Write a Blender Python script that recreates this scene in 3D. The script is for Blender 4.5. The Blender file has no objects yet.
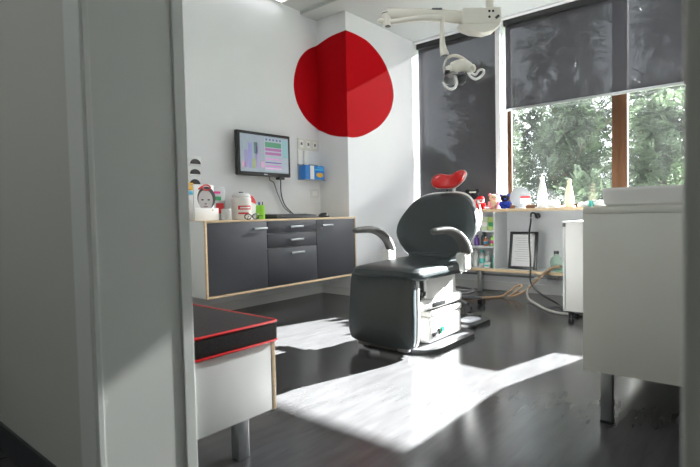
import bpy, bmesh, math, random
from mathutils import Matrix, Vector
random.seed(7)
SC = bpy.context.scene
COL = SC.collection
PI = math.pi

# ------------------------------------------------------------------ materials
def lin(c):
    out = []
    for v in c:
        v = v / 255.0
        out.append(v / 12.92 if v <= 0.04045 else ((v + 0.055) / 1.055) ** 2.4)
    return tuple(out)

def mat(name, rgb, rough=0.5, metal=0.0, spec=0.5, var=0.04, scale=30.0, bump=0.0, coat=0.0, trans=0.0, stretch=None, emit=0.0):
    m = bpy.data.materials.new(name)
    m.use_nodes = True
    nt = m.node_tree
    b = nt.nodes['Principled BSDF']
    c = lin(rgb)
    tc = nt.nodes.new('ShaderNodeTexCoord')
    mp = nt.nodes.new('ShaderNodeMapping')
    if stretch: mp.inputs['Scale'].default_value = stretch
    nz = nt.nodes.new('ShaderNodeTexNoise')
    nz.inputs['Scale'].default_value = scale
    nz.inputs['Detail'].default_value = 4
    rp = nt.nodes.new('ShaderNodeValToRGB')
    rp.color_ramp.elements[0].position = 0.3
    rp.color_ramp.elements[1].position = 0.7
    rp.color_ramp.elements[0].color = tuple(v * (1 - var) for v in c) + (1,)
    rp.color_ramp.elements[1].color = tuple(min(1, v * (1 + var)) for v in c) + (1,)
    nt.links.new(tc.outputs['Object'], mp.inputs['Vector'])
    nt.links.new(mp.outputs['Vector'], nz.inputs['Vector'])
    nt.links.new(nz.outputs['Fac'], rp.inputs['Fac'])
    nt.links.new(rp.outputs['Color'], b.inputs['Base Color'])
    b.inputs['Roughness'].default_value = rough
    b.inputs['Metallic'].default_value = metal
    b.inputs['Specular IOR Level'].default_value = spec
    b.inputs['Coat Weight'].default_value = coat
    b.inputs['Coat Roughness'].default_value = 0.1
    b.inputs['Transmission Weight'].default_value = trans
    if emit:
        b.inputs['Emission Color'].default_value = c + (1,)
        b.inputs['Emission Strength'].default_value = emit
    if bump:
        bp = nt.nodes.new('ShaderNodeBump')
        bp.inputs['Strength'].default_value = bump
        bp.inputs['Distance'].default_value = 0.002
        nt.links.new(nz.outputs['Fac'], bp.inputs['Height'])
        nt.links.new(bp.outputs['Normal'], b.inputs['Normal'])
    return m

WALL = mat('wall_paint', (230, 231, 233), 0.75, spec=0.05, var=0.012, scale=3, bump=0.02)
CORR = mat('corridor_paint', (205, 207, 198), 0.32, var=0.012, scale=3)
JAMB = mat('jamb_paint', (228, 231, 226), 0.28, var=0.012, scale=3)
CEIL = mat('ceiling_paint', (188, 192, 191), 0.7, var=0.01, scale=2)
RED = mat('red_wall_paint', (166, 4, 15), 0.8, spec=0.08, var=0.03, scale=6)
BIRCH = mat('birch_ply', (214, 188, 152), 0.45, var=0.12, scale=12, stretch=(1, 1, 12))
WHITE = mat('white_laminate', (214, 215, 214), 0.35, var=0.015, scale=4)
BENCHW = mat('bench_white_laminate', (240, 240, 238), 0.4, var=0.01, scale=4)
GREYLAM = mat('grey_white_laminate', (218, 219, 210), 0.4, var=0.015, scale=4)
CHAR = mat('charcoal_laminate', (56, 57, 63), 0.45, var=0.05, scale=60)
STEEL = mat('brushed_steel', (196, 198, 200), 0.28, metal=1.0, var=0.05, scale=40, stretch=(1, 1, 20))
ALU = mat('aluminium', (180, 182, 184), 0.35, metal=0.9, var=0.05, scale=40)
LEATHER = mat('grey_upholstery', (58, 65, 67), 0.36, spec=0.45, var=0.04, scale=80, bump=0.12)
ARMPAD = mat('grey_armrest', (100, 100, 98), 0.65, spec=0.25, var=0.04, scale=60)
REDV = mat('red_upholstery', (206, 22, 22), 0.3, var=0.04, scale=60)
CWHITE = mat('chair_white_plastic', (236, 235, 232), 0.3, var=0.01, scale=10)
CREAM = mat('cream_plastic', (222, 219, 208), 0.35, var=0.015, scale=10)
DGREY = mat('dark_grey_plastic', (62, 63, 66), 0.38, var=0.04, scale=40)
MGREY = mat('mid_grey_plastic', (120, 122, 124), 0.4, var=0.04, scale=40)
BLACK = mat('black_plastic', (22, 22, 24), 0.35, var=0.1, scale=40)
RUBBER = mat('black_rubber', (28, 28, 28), 0.7, var=0.1, scale=40)
FAB = mat('black_upholstery', (50, 47, 47), 0.85, spec=0.2, var=0.35, scale=220, bump=0.3)
PIPE = mat('red_piping', (226, 24, 28), 0.5, var=0.05, scale=60)
WOOD = mat('brown_window_timber', (60, 40, 26), 0.8, spec=0.1, var=0.2, scale=20, stretch=(8, 8, 0.6))
PAPER = mat('white_paper', (240, 240, 240), 0.7, var=0.01, scale=6)
INK = mat('grey_print', (150, 150, 150), 0.7, var=0.05)
GREENP = mat('lime_plastic', (140, 206, 64), 0.35, var=0.05)
BLUE = mat('blue_print', (32, 120, 200), 0.4, var=0.06)
SKYBLUE = mat('light_blue_print', (96, 190, 226), 0.5, var=0.04)
YELLOW = mat('yellow_print', (238, 186, 70), 0.5, var=0.05)
PINK = mat('pink_print', (206, 40, 130), 0.5, var=0.05)
GREEN = mat('green_print', (30, 130, 76), 0.5, var=0.05)
REDP = mat('red_print', (208, 40, 46), 0.45, var=0.05)
TEAL = mat('teal_plastic', (60, 160, 150), 0.35, var=0.05)
PURPLE = mat('purple_plastic', (96, 56, 140), 0.35, var=0.05)
OLIVE = mat('olive_card', (150, 168, 92), 0.6, var=0.08)
ORANGE = mat('amber_plastic', (176, 92, 40), 0.35, var=0.05)
PLUSHB = mat('black_plush', (26, 26, 32), 0.95, spec=0.1, var=0.3, scale=150, bump=0.5)
PLUSHW = mat('white_plush', (226, 222, 216), 0.95, spec=0.1, var=0.06, scale=150, bump=0.5)
PLUSHP = mat('pink_plush', (216, 140, 148), 0.95, spec=0.1, var=0.1, scale=150, bump=0.5)
PLUSHR = mat('red_plush', (206, 34, 40), 0.95, spec=0.1, var=0.1, scale=150, bump=0.5)
PLUSHT = mat('tan_plush', (212, 186, 148), 0.95, spec=0.1, var=0.12, scale=150, bump=0.5)
PLUSHN = mat('navy_plush', (44, 62, 150), 0.95, spec=0.1, var=0.15, scale=150, bump=0.5)
PLASTER = mat('white_plaster', (238, 236, 230), 0.7, var=0.03, scale=40)
BEIGE = mat('beige_plaster', (224, 206, 170), 0.7, var=0.06, scale=40)
HOSEB = mat('brown_hose', (150, 122, 92), 0.5, var=0.06)
HOSEG = mat('grey_hose', (150, 150, 144), 0.45, var=0.05)
SKIN = mat('photo_grey_light', (176, 172, 172), 0.6, var=0.08, scale=20)
PHOTOD = mat('photo_grey_dark', (62, 60, 62), 0.6, var=0.15, scale=40)
BARK = mat('bark', (84, 74, 62), 0.9, var=0.3, scale=12, bump=0.5)
GRASS = mat('grass', (96, 116, 70), 0.9, var=0.3, scale=8, bump=0.3)

def floor_mat():
    m = bpy.data.materials.new('grey_vinyl'); m.use_nodes = True
    nt = m.node_tree; b = nt.nodes['Principled BSDF']
    tc = nt.nodes.new('ShaderNodeTexCoord')
    def nz(scale, st, det=5):
        mp = nt.nodes.new('ShaderNodeMapping'); mp.inputs['Scale'].default_value = st
        n = nt.nodes.new('ShaderNodeTexNoise'); n.inputs['Scale'].default_value = scale; n.inputs['Detail'].default_value = det
        nt.links.new(tc.outputs['Object'], mp.inputs['Vector']); nt.links.new(mp.outputs['Vector'], n.inputs['Vector'])
        return n
    a = nz(22, (1.0, 0.16, 1)); d = nz(60, (1.0, 0.10, 1), 3)
    r1 = nt.nodes.new('ShaderNodeValToRGB')
    r1.color_ramp.elements[0].position = 0.34; r1.color_ramp.elements[0].color = lin((62, 62, 63)) + (1,)
    r1.color_ramp.elements[1].position = 0.66; r1.color_ramp.elements[1].color = lin((71, 71, 72)) + (1,)
    r2 = nt.nodes.new('ShaderNodeValToRGB')
    r2.color_ramp.elements[0].position = 0.27; r2.color_ramp.elements[0].color = (0.8, 0.8, 0.8, 1)
    r2.color_ramp.elements[1].position = 0.40; r2.color_ramp.elements[1].color = (1, 1, 1, 1)
    mx = nt.nodes.new('ShaderNodeMix'); mx.data_type = 'RGBA'; mx.blend_type = 'MULTIPLY'; mx.inputs[0].default_value = 1
    nt.links.new(a.outputs['Fac'], r1.inputs['Fac']); nt.links.new(d.outputs['Fac'], r2.inputs['Fac'])
    nt.links.new(r1.outputs['Color'], mx.inputs[6]); nt.links.new(r2.outputs['Color'], mx.inputs[7])
    nt.links.new(mx.outputs[2], b.inputs['Base Color'])
    b.inputs['Roughness'].default_value = 0.2
    b.inputs['Specular IOR Level'].default_value = 0.32
    w = nz(5, (1, 1, 1), 3)
    bp = nt.nodes.new('ShaderNodeBump'); bp.inputs['Strength'].default_value = 0.06; bp.inputs['Distance'].default_value = 0.01
    nt.links.new(w.outputs['Fac'], bp.inputs['Height']); nt.links.new(bp.outputs['Normal'], b.inputs['Normal'])
    return m
FLOOR = floor_mat()

def glass_mat():
    m = bpy.data.materials.new('window_glass'); m.use_nodes = True
    nt = m.node_tree; nt.nodes.remove(nt.nodes['Principled BSDF'])
    out = nt.nodes['Material Output']
    t = nt.nodes.new('ShaderNodeBsdfTransparent'); t.inputs['Color'].default_value = (0.95, 0.97, 0.96, 1)
    g = nt.nodes.new('ShaderNodeBsdfGlossy'); g.inputs['Roughness'].default_value = 0.03
    f = nt.nodes.new('ShaderNodeFresnel'); f.inputs['IOR'].default_value = 1.45
    mx = nt.nodes.new('ShaderNodeMixShader')
    nt.links.new(f.outputs['Fac'], mx.inputs['Fac']); nt.links.new(t.outputs['BSDF'], mx.inputs[1]); nt.links.new(g.outputs['BSDF'], mx.inputs[2])
    d = nt.nodes.new('ShaderNodeBsdfTranslucent'); d.inputs['Color'].default_value = (0.9, 0.93, 0.95, 1)
    mh = nt.nodes.new('ShaderNodeMixShader')
    tc = nt.nodes.new('ShaderNodeTexCoord'); n = nt.nodes.new('ShaderNodeTexNoise'); n.inputs['Scale'].default_value = 3.0; n.inputs['Detail'].default_value = 5
    mr = nt.nodes.new('ShaderNodeMapRange'); mr.inputs['From Min'].default_value = 0.35; mr.inputs['From Max'].default_value = 0.7; mr.inputs['To Min'].default_value = 0.001; mr.inputs['To Max'].default_value = 0.0045
    nt.links.new(tc.outputs['Object'], n.inputs['Vector']); nt.links.new(n.outputs['Fac'], mr.inputs['Value']); nt.links.new(mr.outputs['Result'], mh.inputs['Fac'])
    nt.links.new(mx.outputs['Shader'], mh.inputs[1]); nt.links.new(d.outputs['BSDF'], mh.inputs[2])
    nt.links.new(mh.outputs['Shader'], out.inputs['Surface'])
    return m
GLASS = glass_mat()

def screen_fabric():
    m = bpy.data.materials.new('screen_mesh_fabric'); m.use_nodes = True
    nt = m.node_tree; out = nt.nodes['Material Output']; b = nt.nodes['Principled BSDF']
    b.inputs['Base Color'].default_value = lin((56, 56, 61)) + (1,); b.inputs['Roughness'].default_value = 0.8
    t = nt.nodes.new('ShaderNodeBsdfTransparent')
    mx = nt.nodes.new('ShaderNodeMixShader')
    tc = nt.nodes.new('ShaderNodeTexCoord'); n = nt.nodes.new('ShaderNodeTexNoise'); n.inputs['Scale'].default_value = 3
    mr = nt.nodes.new('ShaderNodeMapRange'); mr.inputs['To Min'].default_value = 0.965; mr.inputs['To Max'].default_value = 0.977
    nt.links.new(tc.outputs['Object'], n.inputs['Vector']); nt.links.new(n.outputs['Fac'], mr.inputs['Value'])
    nt.links.new(mr.outputs['Result'], mx.inputs['Fac'])
    nt.links.new(t.outputs['BSDF'], mx.inputs[1]); nt.links.new(b.outputs['BSDF'], mx.inputs[2])
    nt.links.new(mx.outputs['Shader'], out.inputs['Surface'])
    return m
SCREENF = screen_fabric()

def clear_mat(name, tint, fac):
    m = bpy.data.materials.new(name); m.use_nodes = True
    nt = m.node_tree; out = nt.nodes['Material Output']; b = nt.nodes['Principled BSDF']
    b.inputs['Base Color'].default_value = lin(tint) + (1,); b.inputs['Roughness'].default_value = 0.15
    t = nt.nodes.new('ShaderNodeBsdfTransparent'); mx = nt.nodes.new('ShaderNodeMixShader'); mx.inputs['Fac'].default_value = fac
    nt.links.new(t.outputs['BSDF'], mx.inputs[1]); nt.links.new(b.outputs['BSDF'], mx.inputs[2]); nt.links.new(mx.outputs['Shader'], out.inputs['Surface'])
    return m
ACRYL = clear_mat('clear_acrylic', (225, 230, 232), 0.35)
FROST = clear_mat('frosted_acrylic', (205, 208, 210), 0.7)
DISC = clear_mat('grey_acrylic_disc', (165, 168, 171), 0.85)
FLASKG = clear_mat('green_tinted_glass', (150, 196, 170), 0.4)

def leaf_mat(name, c1, c2):
    m = bpy.data.materials.new(name); m.use_nodes = True
    nt = m.node_tree; out = nt.nodes['Material Output']; b = nt.nodes['Principled BSDF']
    tc = nt.nodes.new('ShaderNodeTexCoord'); n = nt.nodes.new('ShaderNodeTexNoise'); n.inputs['Scale'].default_value = 1.6; n.inputs['Detail'].default_value = 6
    r = nt.nodes.new('ShaderNodeValToRGB'); r.color_ramp.elements[0].position = 0.35; r.color_ramp.elements[1].position = 0.65
    r.color_ramp.elements[0].color = lin(c1) + (1,); r.color_ramp.elements[1].color = lin(c2) + (1,)
    nt.links.new(tc.outputs['Object'], n.inputs['Vector']); nt.links.new(n.outputs['Fac'], r.inputs['Fac'])
    nt.links.new(r.outputs['Color'], b.inputs['Base Color']); b.inputs['Roughness'].default_value = 0.55
    tl = nt.nodes.new('ShaderNodeBsdfTranslucent'); nt.links.new(r.outputs['Color'], tl.inputs['Color'])
    mx = nt.nodes.new('ShaderNodeMixShader'); mx.inputs['Fac'].default_value = 0.22
    nt.links.new(b.outputs['BSDF'], mx.inputs[1]); nt.links.new(tl.outputs['BSDF'], mx.inputs[2]); nt.links.new(mx.outputs['Shader'], out.inputs['Surface'])
    return m
LEAF1 = leaf_mat('foliage_dark', (38, 47, 38), (94, 108, 86))
LEAF2 = leaf_mat('foliage_light', (58, 72, 54), (110, 126, 100))

def emit_mat(name, rgb, s):
    m = bpy.data.materials.new(name); m.use_nodes = True
    nt = m.node_tree; out = nt.nodes['Material Output']; nt.nodes.remove(nt.nodes['Principled BSDF'])
    e = nt.nodes.new('ShaderNodeEmission'); e.inputs['Color'].default_value = lin(rgb) + (1,); e.inputs['Strength'].default_value = s
    nt.links.new(e.outputs['Emission'], out.inputs['Surface'])
    return m

# ------------------------------------------------------------------ shape helpers
def NB(): return bmesh.new()

def box(bm, x0, x1, y0, y1, z0, z1, bev=0.0, seg=2):
    mt = Matrix.Translation(((x0 + x1) / 2, (y0 + y1) / 2, (z0 + z1) / 2)) @ Matrix.Diagonal((abs(x1 - x0), abs(y1 - y0), abs(z1 - z0), 1))
    vs = bmesh.ops.create_cube(bm, size=1, matrix=mt)['verts']
    if bev:
        es = list({e for v in vs for e in v.link_edges})
        bmesh.ops.bevel(bm, geom=es, offset=bev, segments=seg, affect='EDGES', profile=0.5, clamp_overlap=True)
    return bm

def cyl(bm, p, q, r, seg=20, r2=None):
    p, q = Vector(p), Vector(q); d = q - p
    mt = Matrix.Translation((p + q) / 2) @ d.to_track_quat('Z', 'Y').to_matrix().to_4x4()
    bmesh.ops.create_cone(bm, cap_ends=True, segments=seg, radius1=r, radius2=r if r2 is None else r2, depth=d.length, matrix=mt)
    return bm

def ball(bm, c, rx, ry=None, rz=None, seg=16):
    ry = rx if ry is None else ry; rz = rx if rz is None else rz
    bmesh.ops.create_uvsphere(bm, u_segments=seg, v_segments=max(6, seg * 2 // 3), radius=1, matrix=Matrix.Translation(c) @ Matrix.Diagonal((rx, ry, rz, 1)))
    return bm

def catmull(pts, n=6, closed=False):
    P = [Vector(p) for p in pts]; out = []; N = len(P)
    rng = range(N if closed else N - 1)
    for i in rng:
        g = lambda k: P[k % N] if closed else P[min(max(k, 0), N - 1)]
        a, b, c, d = g(i - 1), g(i), g(i + 1), g(i + 2)
        for k in range(n):
            t = k / n
            out.append(0.5 * ((2 * b) + (c - a) * t + (2 * a - 5 * b + 4 * c - d) * t * t + (3 * b - a - 3 * c + d) * t ** 3))
    if not closed: out.append(P[-1])
    return out

def tube(bm, pts, r, seg=10, closed=False, flat=1.0, up=(0, 0, 1)):
    """r: number or list; flat scales the section along `up`"""
    P = [Vector(p) for p in pts]; N = len(P); rings = []
    up = Vector(up)
    for i, p in enumerate(P):
        if closed: t = P[(i + 1) % N] - P[i - 1]
        else: t = P[min(i + 1, N - 1)] - P[max(i - 1, 0)]
        t.normalize()
        s = t.cross(up)
        if s.length < 1e-4: s = t.cross(Vector((0.3, 0.9, 0.1)))
        s.normalize(); u = s.cross(t).normalized()
        rr = r[i] if isinstance(r, (list, tuple)) else r
        rings.append([bm.verts.new(p + s * rr * math.cos(2 * PI * k / seg) + u * rr * flat * math.sin(2 * PI * k / seg)) for k in range(seg)])
    for i in range(N if closed else N - 1):
        A, B = rings[i], rings[(i + 1) % N]
        for k in range(seg):
            bm.faces.new((A[k], A[(k + 1) % seg], B[(k + 1) % seg], B[k]))
    if not closed:
        bm.faces.new(rings[0]); bm.faces.new(rings[-1])
    return bm

def lathe(bm, prof, c, seg=20):
    cx, cy, cz = c; rings = []
    for r, z in prof:
        rings.append([bm.verts.new((cx + max(r, 1e-4) * math.cos(2 * PI * k / seg), cy + max(r, 1e-4) * math.sin(2 * PI * k / seg), cz + z)) for k in range(seg)])
    for A, B in zip(rings, rings[1:]):
        for k in range(seg): bm.faces.new((A[k], A[(k + 1) % seg], B[(k + 1) % seg], B[k]))
    bm.faces.new(rings[0]); bm.faces.new(rings[-1])
    return bm

def loft(bm, outline, rings, fr):
    """outline: list of (u,v); rings: (scale, depth); fr(u,v,d)->point. Centre of scaling is the outline mean."""
    N = len(outline); cu = sum(p[0] for p in outline) / N; cv = sum(p[1] for p in outline) / N
    R = []
    for s, d in rings:
        R.append([bm.verts.new(fr(cu + (p[0] - cu) * s, cv + (p[1] - cv) * s, d)) for p in outline])
    for A, B in zip(R, R[1:]):
        for k in range(N): bm.faces.new((A[k], A[(k + 1) % N], B[(k + 1) % N], B[k]))
    bm.faces.new(R[0]); bm.faces.new(R[-1])
    return bm

WM = {}
def finish(name, bm, m, smooth=True):
    bmesh.ops.recalc_face_normals(bm, faces=bm.faces[:])
    me = bpy.data.meshes.new(name); bm.to_mesh(me); bm.free()
    me.materials.append(m)
    if smooth:
        me.polygons.foreach_set('use_smooth', [True] * len(me.polygons))
        me.set_sharp_from_angle(angle=math.radians(38))
    o = bpy.data.objects.new(name, me); COL.objects.link(o)
    return o

def thing(name, label, cat, loc=(0, 0, 0), rotz=0.0, group=None):
    o = bpy.data.objects.new(name, None); COL.objects.link(o)
    o.empty_display_size = 0.1
    o.location = loc; o.rotation_euler = (0, 0, rotz)
    o['label'] = label; o['category'] = cat
    if group: o['group'] = group
    WM[o] = Matrix.Translation(loc) @ Matrix.Rotation(rotz, 4, 'Z')
    return o

def part(name, bm, m, parent, label=None, local=False, smooth=True, stuff=False):
    """bm in world coordinates unless local"""
    o = finish(name, bm, m, smooth)
    W = WM[parent]
    if not local: o.data.transform(W.inverted())
    c = Vector((0, 0, 0))
    n = len(o.data.vertices)
    for v in o.data.vertices: c += v.co
    c /= n
    o.data.transform(Matrix.Translation(-c)); o.location = c
    o.parent = parent; WM[o] = W @ Matrix.Translation(c)
    if label: o['label'] = label
    if stuff: o['kind'] = 'stuff'
    return o

def single(name, bm, m, label, cat, group=None, smooth=True):
    o = finish(name, bm, m, smooth)
    xs = [v.co for v in o.data.vertices]
    c = Vector(((min(v.x for v in xs) + max(v.x for v in xs)) / 2, (min(v.y for v in xs) + max(v.y for v in xs)) / 2, min(v.z for v in xs)))
    o.data.transform(Matrix.Translation(-c)); o.location = c
    o['label'] = label; o['category'] = cat
    if group: o['group'] = group
    WM[o] = Matrix.Translation(c)
    return o

def struct(name, bm, m, smooth=False):
    o = finish(name, bm, m, smooth); o['kind'] = 'structure'; WM[o] = Matrix.Identity(4)
    return o

# ------------------------------------------------------------------ room dimensions
XL, XP, XR = -3.92, -3.49, 0.06          # left wall, pillar face, right wall
YF0, YF1 = 0.59, 0.88                    # doorway wall
YP, YB = 4.15, 5.35                      # pillar start, low wall under the windows
ZC, ZB = 3.115, 3.08                     # ceiling, bulkhead
DX0, DX1 = -1.43, -0.063                 # doorway

# floor and ceilings
struct('floor', box(NB(), -5.2, 1.6, -1.7, 5.75, -0.1, 0.0), FLOOR)
struct('ceiling', box(NB(), XL - 0.15, XR + 0.15, YF1, 3.9, ZC, ZC + 0.1), CEIL)
struct('ceiling_bulkhead', box(NB(), XL - 0.15, XR + 0.15, 3.9, 5.75, ZB, ZC + 0.1), CEIL)
struct('ceiling_corridor', box(NB(), -5.2, 1.6, -1.7, YF0, 2.62, 2.72), CEIL)
struct('wall_left', box(NB(), XL - 0.15, XL, YF1, 5.75, 0, ZC), WALL)
bm = NB(); box(bm, XL, XP, YP, 5.75, 0, ZB)
struct('wall_pillar', bm, WALL)
bm = NB()
box(bm, XP, XR, YB, 5.75, 0, 0.888)
box(bm, XP, XR, 5.48, 5.75, 3.055, ZB)
box(bm, -2.385, -2.33, 5.47, 5.75, 0.918, 3.055)
struct('wall_back', bm, WALL)
struct('wall_right', box(NB(), XR, XR + 0.15, YF1, 5.75, 0, ZC), WALL)
bm = NB()
box(bm, -5.2, DX0, YF0, YF1, 0, ZC + 0.1)
box(bm, DX1, 1.6, YF0, YF1, 0, ZC + 0.1)
box(bm, DX0, DX1, YF0, YF1, 2.4, ZC + 0.1)
struct('wall_front', bm, CORR)
struct('wall_corridor', box(NB(), -5.2, 1.6, -1.85, -1.7, 0, 2.72), CORR)
struct('wall_corridor_left', box(NB(), -5.35, -5.2, -1.85, YF1, 0, 2.72), CORR)
struct('wall_corridor_right', box(NB(), 1.6, 1.75, -1.85, YF1, 0, 2.72), CORR)
# doorway lining: jamb boards, architraves and stop
bm = NB()
box(bm, DX0 - 0.10, DX0 + 0.004, YF0 - 0.012, YF0, 0, 2.47, 0.004)
box(bm, DX0, DX0 + 0.006, YF0 - 0.004, YF0 + 0.014, 0, 2.4, 0.002)
box(bm, DX0, DX0 + 0.012, YF1 - 0.028, YF1 + 0.012, 0, 2.4, 0.003)
box(bm, DX0 - 0.10, DX0, YF1, YF1 + 0.012, 0, 2.47, 0.004)
struct('trim_1', bm, JAMB)
bm = NB()
box(bm, DX0, DX0 + 0.003, YF0 + 0.014, YF1 - 0.028, 0, 2.4)
struct('trim_2', bm, JAMB)
bm = NB()
box(bm, DX1, DX1 + 0.1, YF0 - 0.012, YF0, 0, 2.47, 0.004)
box(bm, DX0 - 0.1, DX1 + 0.1, YF0 - 0.012, YF0, 2.4, 2.5, 0.004)
struct('trim_3', bm, CORR)
# skirtings
bm = NB(); box(bm, XL, XL + 0.012, YF1, YP, 0, 0.09, 0.003); struct('baseboard_left', bm, WHITE)
bm = NB(); box(bm, XL + 0.012, XP + 0.012, YP - 0.012, YP, 0, 0.09, 0.003); box(bm, XP, XP + 0.012, YP, YB, 0, 0.09, 0.003); struct('baseboard_pillar', bm, WHITE)
bm = NB(); box(bm, XP + 0.012, XR, YB - 0.012, YB, 0, 0.1, 0.003); struct('baseboard_back', bm, WHITE)
bm = NB(); box(bm, -5.2, DX0 - 0.1, YF0 - 0.012, YF0, 0, 0.1, 0.003); struct('baseboard_front', bm, DGREY)
bm = NB(); box(bm, XP + 0.012, XR, YB - 0.02, YB, 0.165, 0.185, 0.004); struct('trim_4', bm, MGREY)

# ------------------------------------------------------------------ windows
def window(name, x0, x1, mull, sw=0.022):
    o = bpy.data.objects.new(name, None); COL.objects.link(o); o.location = ((x0 + x1) / 2, 5.69, 0.918); o['kind'] = 'structure'
    WM[o] = Matrix.Translation(o.location)
    bm = NB()
    for a, b, c, d in ((x0, x0 + sw, 0.918, 3.055), (x1 - 0.022, x1, 0.918, 3.055), (x0 + sw, x1 - 0.022, 0.918, 0.958), (x0 + sw, x1 - 0.022, 3.0, 3.055)):
        box(bm, a, b, 5.67, 5.72, c, d, 0.003)
    part('window_frame', bm, WOOD, o)
    edges = [x0 + sw] + [v for ab in mull for v in ab] + [x1 - 0.022]
    for a, b in mull:
        bm = NB(); box(bm, a, b, 5.645, 5.73, 0.958, 3.0, 0.004); box(bm, (a + b) / 2 - 0.006, (a + b) / 2 + 0.006, 5.64, 5.646, 0.96, 3.0)
        part('mullion', bm, WOOD, o)
    for k in range(0, len(edges), 2):
        bm = NB(); a, b = edges[k], edges[k + 1]
        vs = [bm.verts.new(p) for p in ((a, 5.69, 0.958), (b, 5.69, 0.958), (b, 5.69, 3.0), (a, 5.69, 3.0))]
        bm.faces.new(vs); part('pane', bm, GLASS, o)
window('window_1', XP, -2.385, [])
window('window_2', -2.33, XR, [(-1.222, -1.085)], 0.042)

def blind(x0, x1, zb, label):
    t = thing('roller_blind', label, 'blind', ((x0 + x1) / 2, 5.57, zb))
    bm = NB(); vs = [bm.verts.new(p) for p in ((x0, 5.57, zb), (x1, 5.57, zb), (x1, 5.57, 2.99), (x0, 5.57, 2.99))]; bm.faces.new(vs)
    part('fabric', bm, SCREENF, t)
    bm = NB(); box(bm, x0 - 0.01, x1 + 0.01, 5.53, 5.62, 2.985, 3.053, 0.008); part('head_rail', bm, BLACK, t)
    bm = NB(); box(bm, x0, x1, 5.556, 5.584, zb - 0.03, zb, 0.008); part('bottom_bar', bm, ALU, t)
    bm = NB(); x = x1 - 0.012
    tube(bm, [(x, 5.545, 2.98), (x, 5.545, 1.4), (x, 5.552, 1.37), (x, 5.559, 1.4), (x, 5.559, 2.98)], 0.0025, 6)
    part('pull_chain', bm, CWHITE, t)
blind(-3.464, -2.405, 0.965, 'tall charcoal screen roller blind drawn nearly to the counter beside the pillar')
blind(-2.305, 0.04, 2.06, 'wide charcoal screen roller blind half lowered above the green garden view')

# ------------------------------------------------------------------ red painted disc wrapping the pillar corner
pts = []
for y, z in ((4.137, 2.80), (3.99, 2.72), (3.87, 2.60), (3.80, 2.45), (3.772, 2.31), (3.787, 2.19), (3.84, 2.075), (3.94, 1.965), (4.06, 1.895)):
    pts.append((-0.43 - (YP - y), z))
pts += [(-0.40, 1.845), (-0.23, 1.775), (0.0, 1.732), (0.18, 1.75), (0.36, 1.81), (0.60, 1.93), (0.79, 2.10), (0.868, 2.255), (0.878, 2.37), (0.82, 2.53), (0.66, 2.715), (0.42, 2.838), (0.2, 2.872), (0.0, 2.872), (-0.22, 2.858), (-0.40, 2.815)]
loop = [(p.x, p.y) for p in catmull([(a, b, 0) for a, b in pts], 8, True)]
def span(u):
    zs = []
    for (a, b), (c, d) in zip(loop, loop[1:] + loop[:1]):
        if (a - u) * (c - u) <= 0 and a != c: zs.append(b + (d - b) * (u - a) / (c - a))
    return (min(zs), max(zs)) if zs else None
umin = min(p[0] for p in loop) + 1e-4; umax = max(p[0] for p in loop) - 1e-4
us = sorted({umin + (umax - umin) * (0.5 - 0.5 * math.cos(PI * k / 70)) for k in range(71)} | {-0.43, 0.0})
def fold(u, z, off):
    if u < -0.43: return (XL + off, YP - (-0.43 - u), z)
    if u == -0.43: return (XL + off, YP - off, z)
    if u < 0: return (XL + 0.43 + u, YP - off, z)
    if u == 0: return (XP + off, YP - off, z)
    return (XP + off, YP + u, z)
bm = NB(); prev = None
for u in us:
    s = span(u)
    cur = [bm.verts.new(fold(u, s[0], 0.002)), bm.verts.new(fold(u, s[1], 0.002))]
    if prev: bm.faces.new((prev[0], cur[0], cur[1], prev[1]))
    prev = cur
single('painted_circle', bm, RED, 'large red painted circle wrapping the white pillar and the wall beside it', 'wall decoration', smooth=False)

# ------------------------------------------------------------------ ceiling strip light and added fill lights
def ceiling_light(x0, x1, y0, y1, z, s, label):
    t = thing('ceiling_light', label, 'ceiling light', ((x0 + x1) / 2, (y0 + y1) / 2, z))
    bm = NB(); w = 0.012
    for a in ((x0 - w, x0, y0 - w, y1 + w), (x1, x1 + w, y0 - w, y1 + w), (x0, x1, y0 - w, y0), (x0, x1, y1, y1 + w)): box(bm, *a, z - 0.012, z)
    part('frame', bm, CWHITE, t)
    bm = NB(); box(bm, x0, x1, y0, y1, z - 0.006, z)
    part('diffuser', bm, emit_mat('lamp_diffuser', (250, 252, 255), s), t)
ceiling_light(-3.88, -3.775, 2.3, 3.59, ZC, 2.6, 'slim lit ceiling strip light along the left wall')
ceiling_light(-1.5, -0.9, 3.95, 5.15, ZB, 3.0, 'added unseen fill light panel on the ceiling near the windows')  # out-of-view panel added to brighten the pillar and window side
ceiling_light(-2.1, -1.5, 1.25, 2.25, ZC, 8.0, 'added unseen fill light panel on the ceiling nearest the doorway')  # out-of-view panel added to light the back wall and bench from the front

ceiling_light(-2.5, -1.3, -0.9, -0.6, 2.62, 11.0, 'added unseen long fill light on the corridor ceiling')  # unseen lamp added to lift the corridor walls and sink cabinet front

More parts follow.
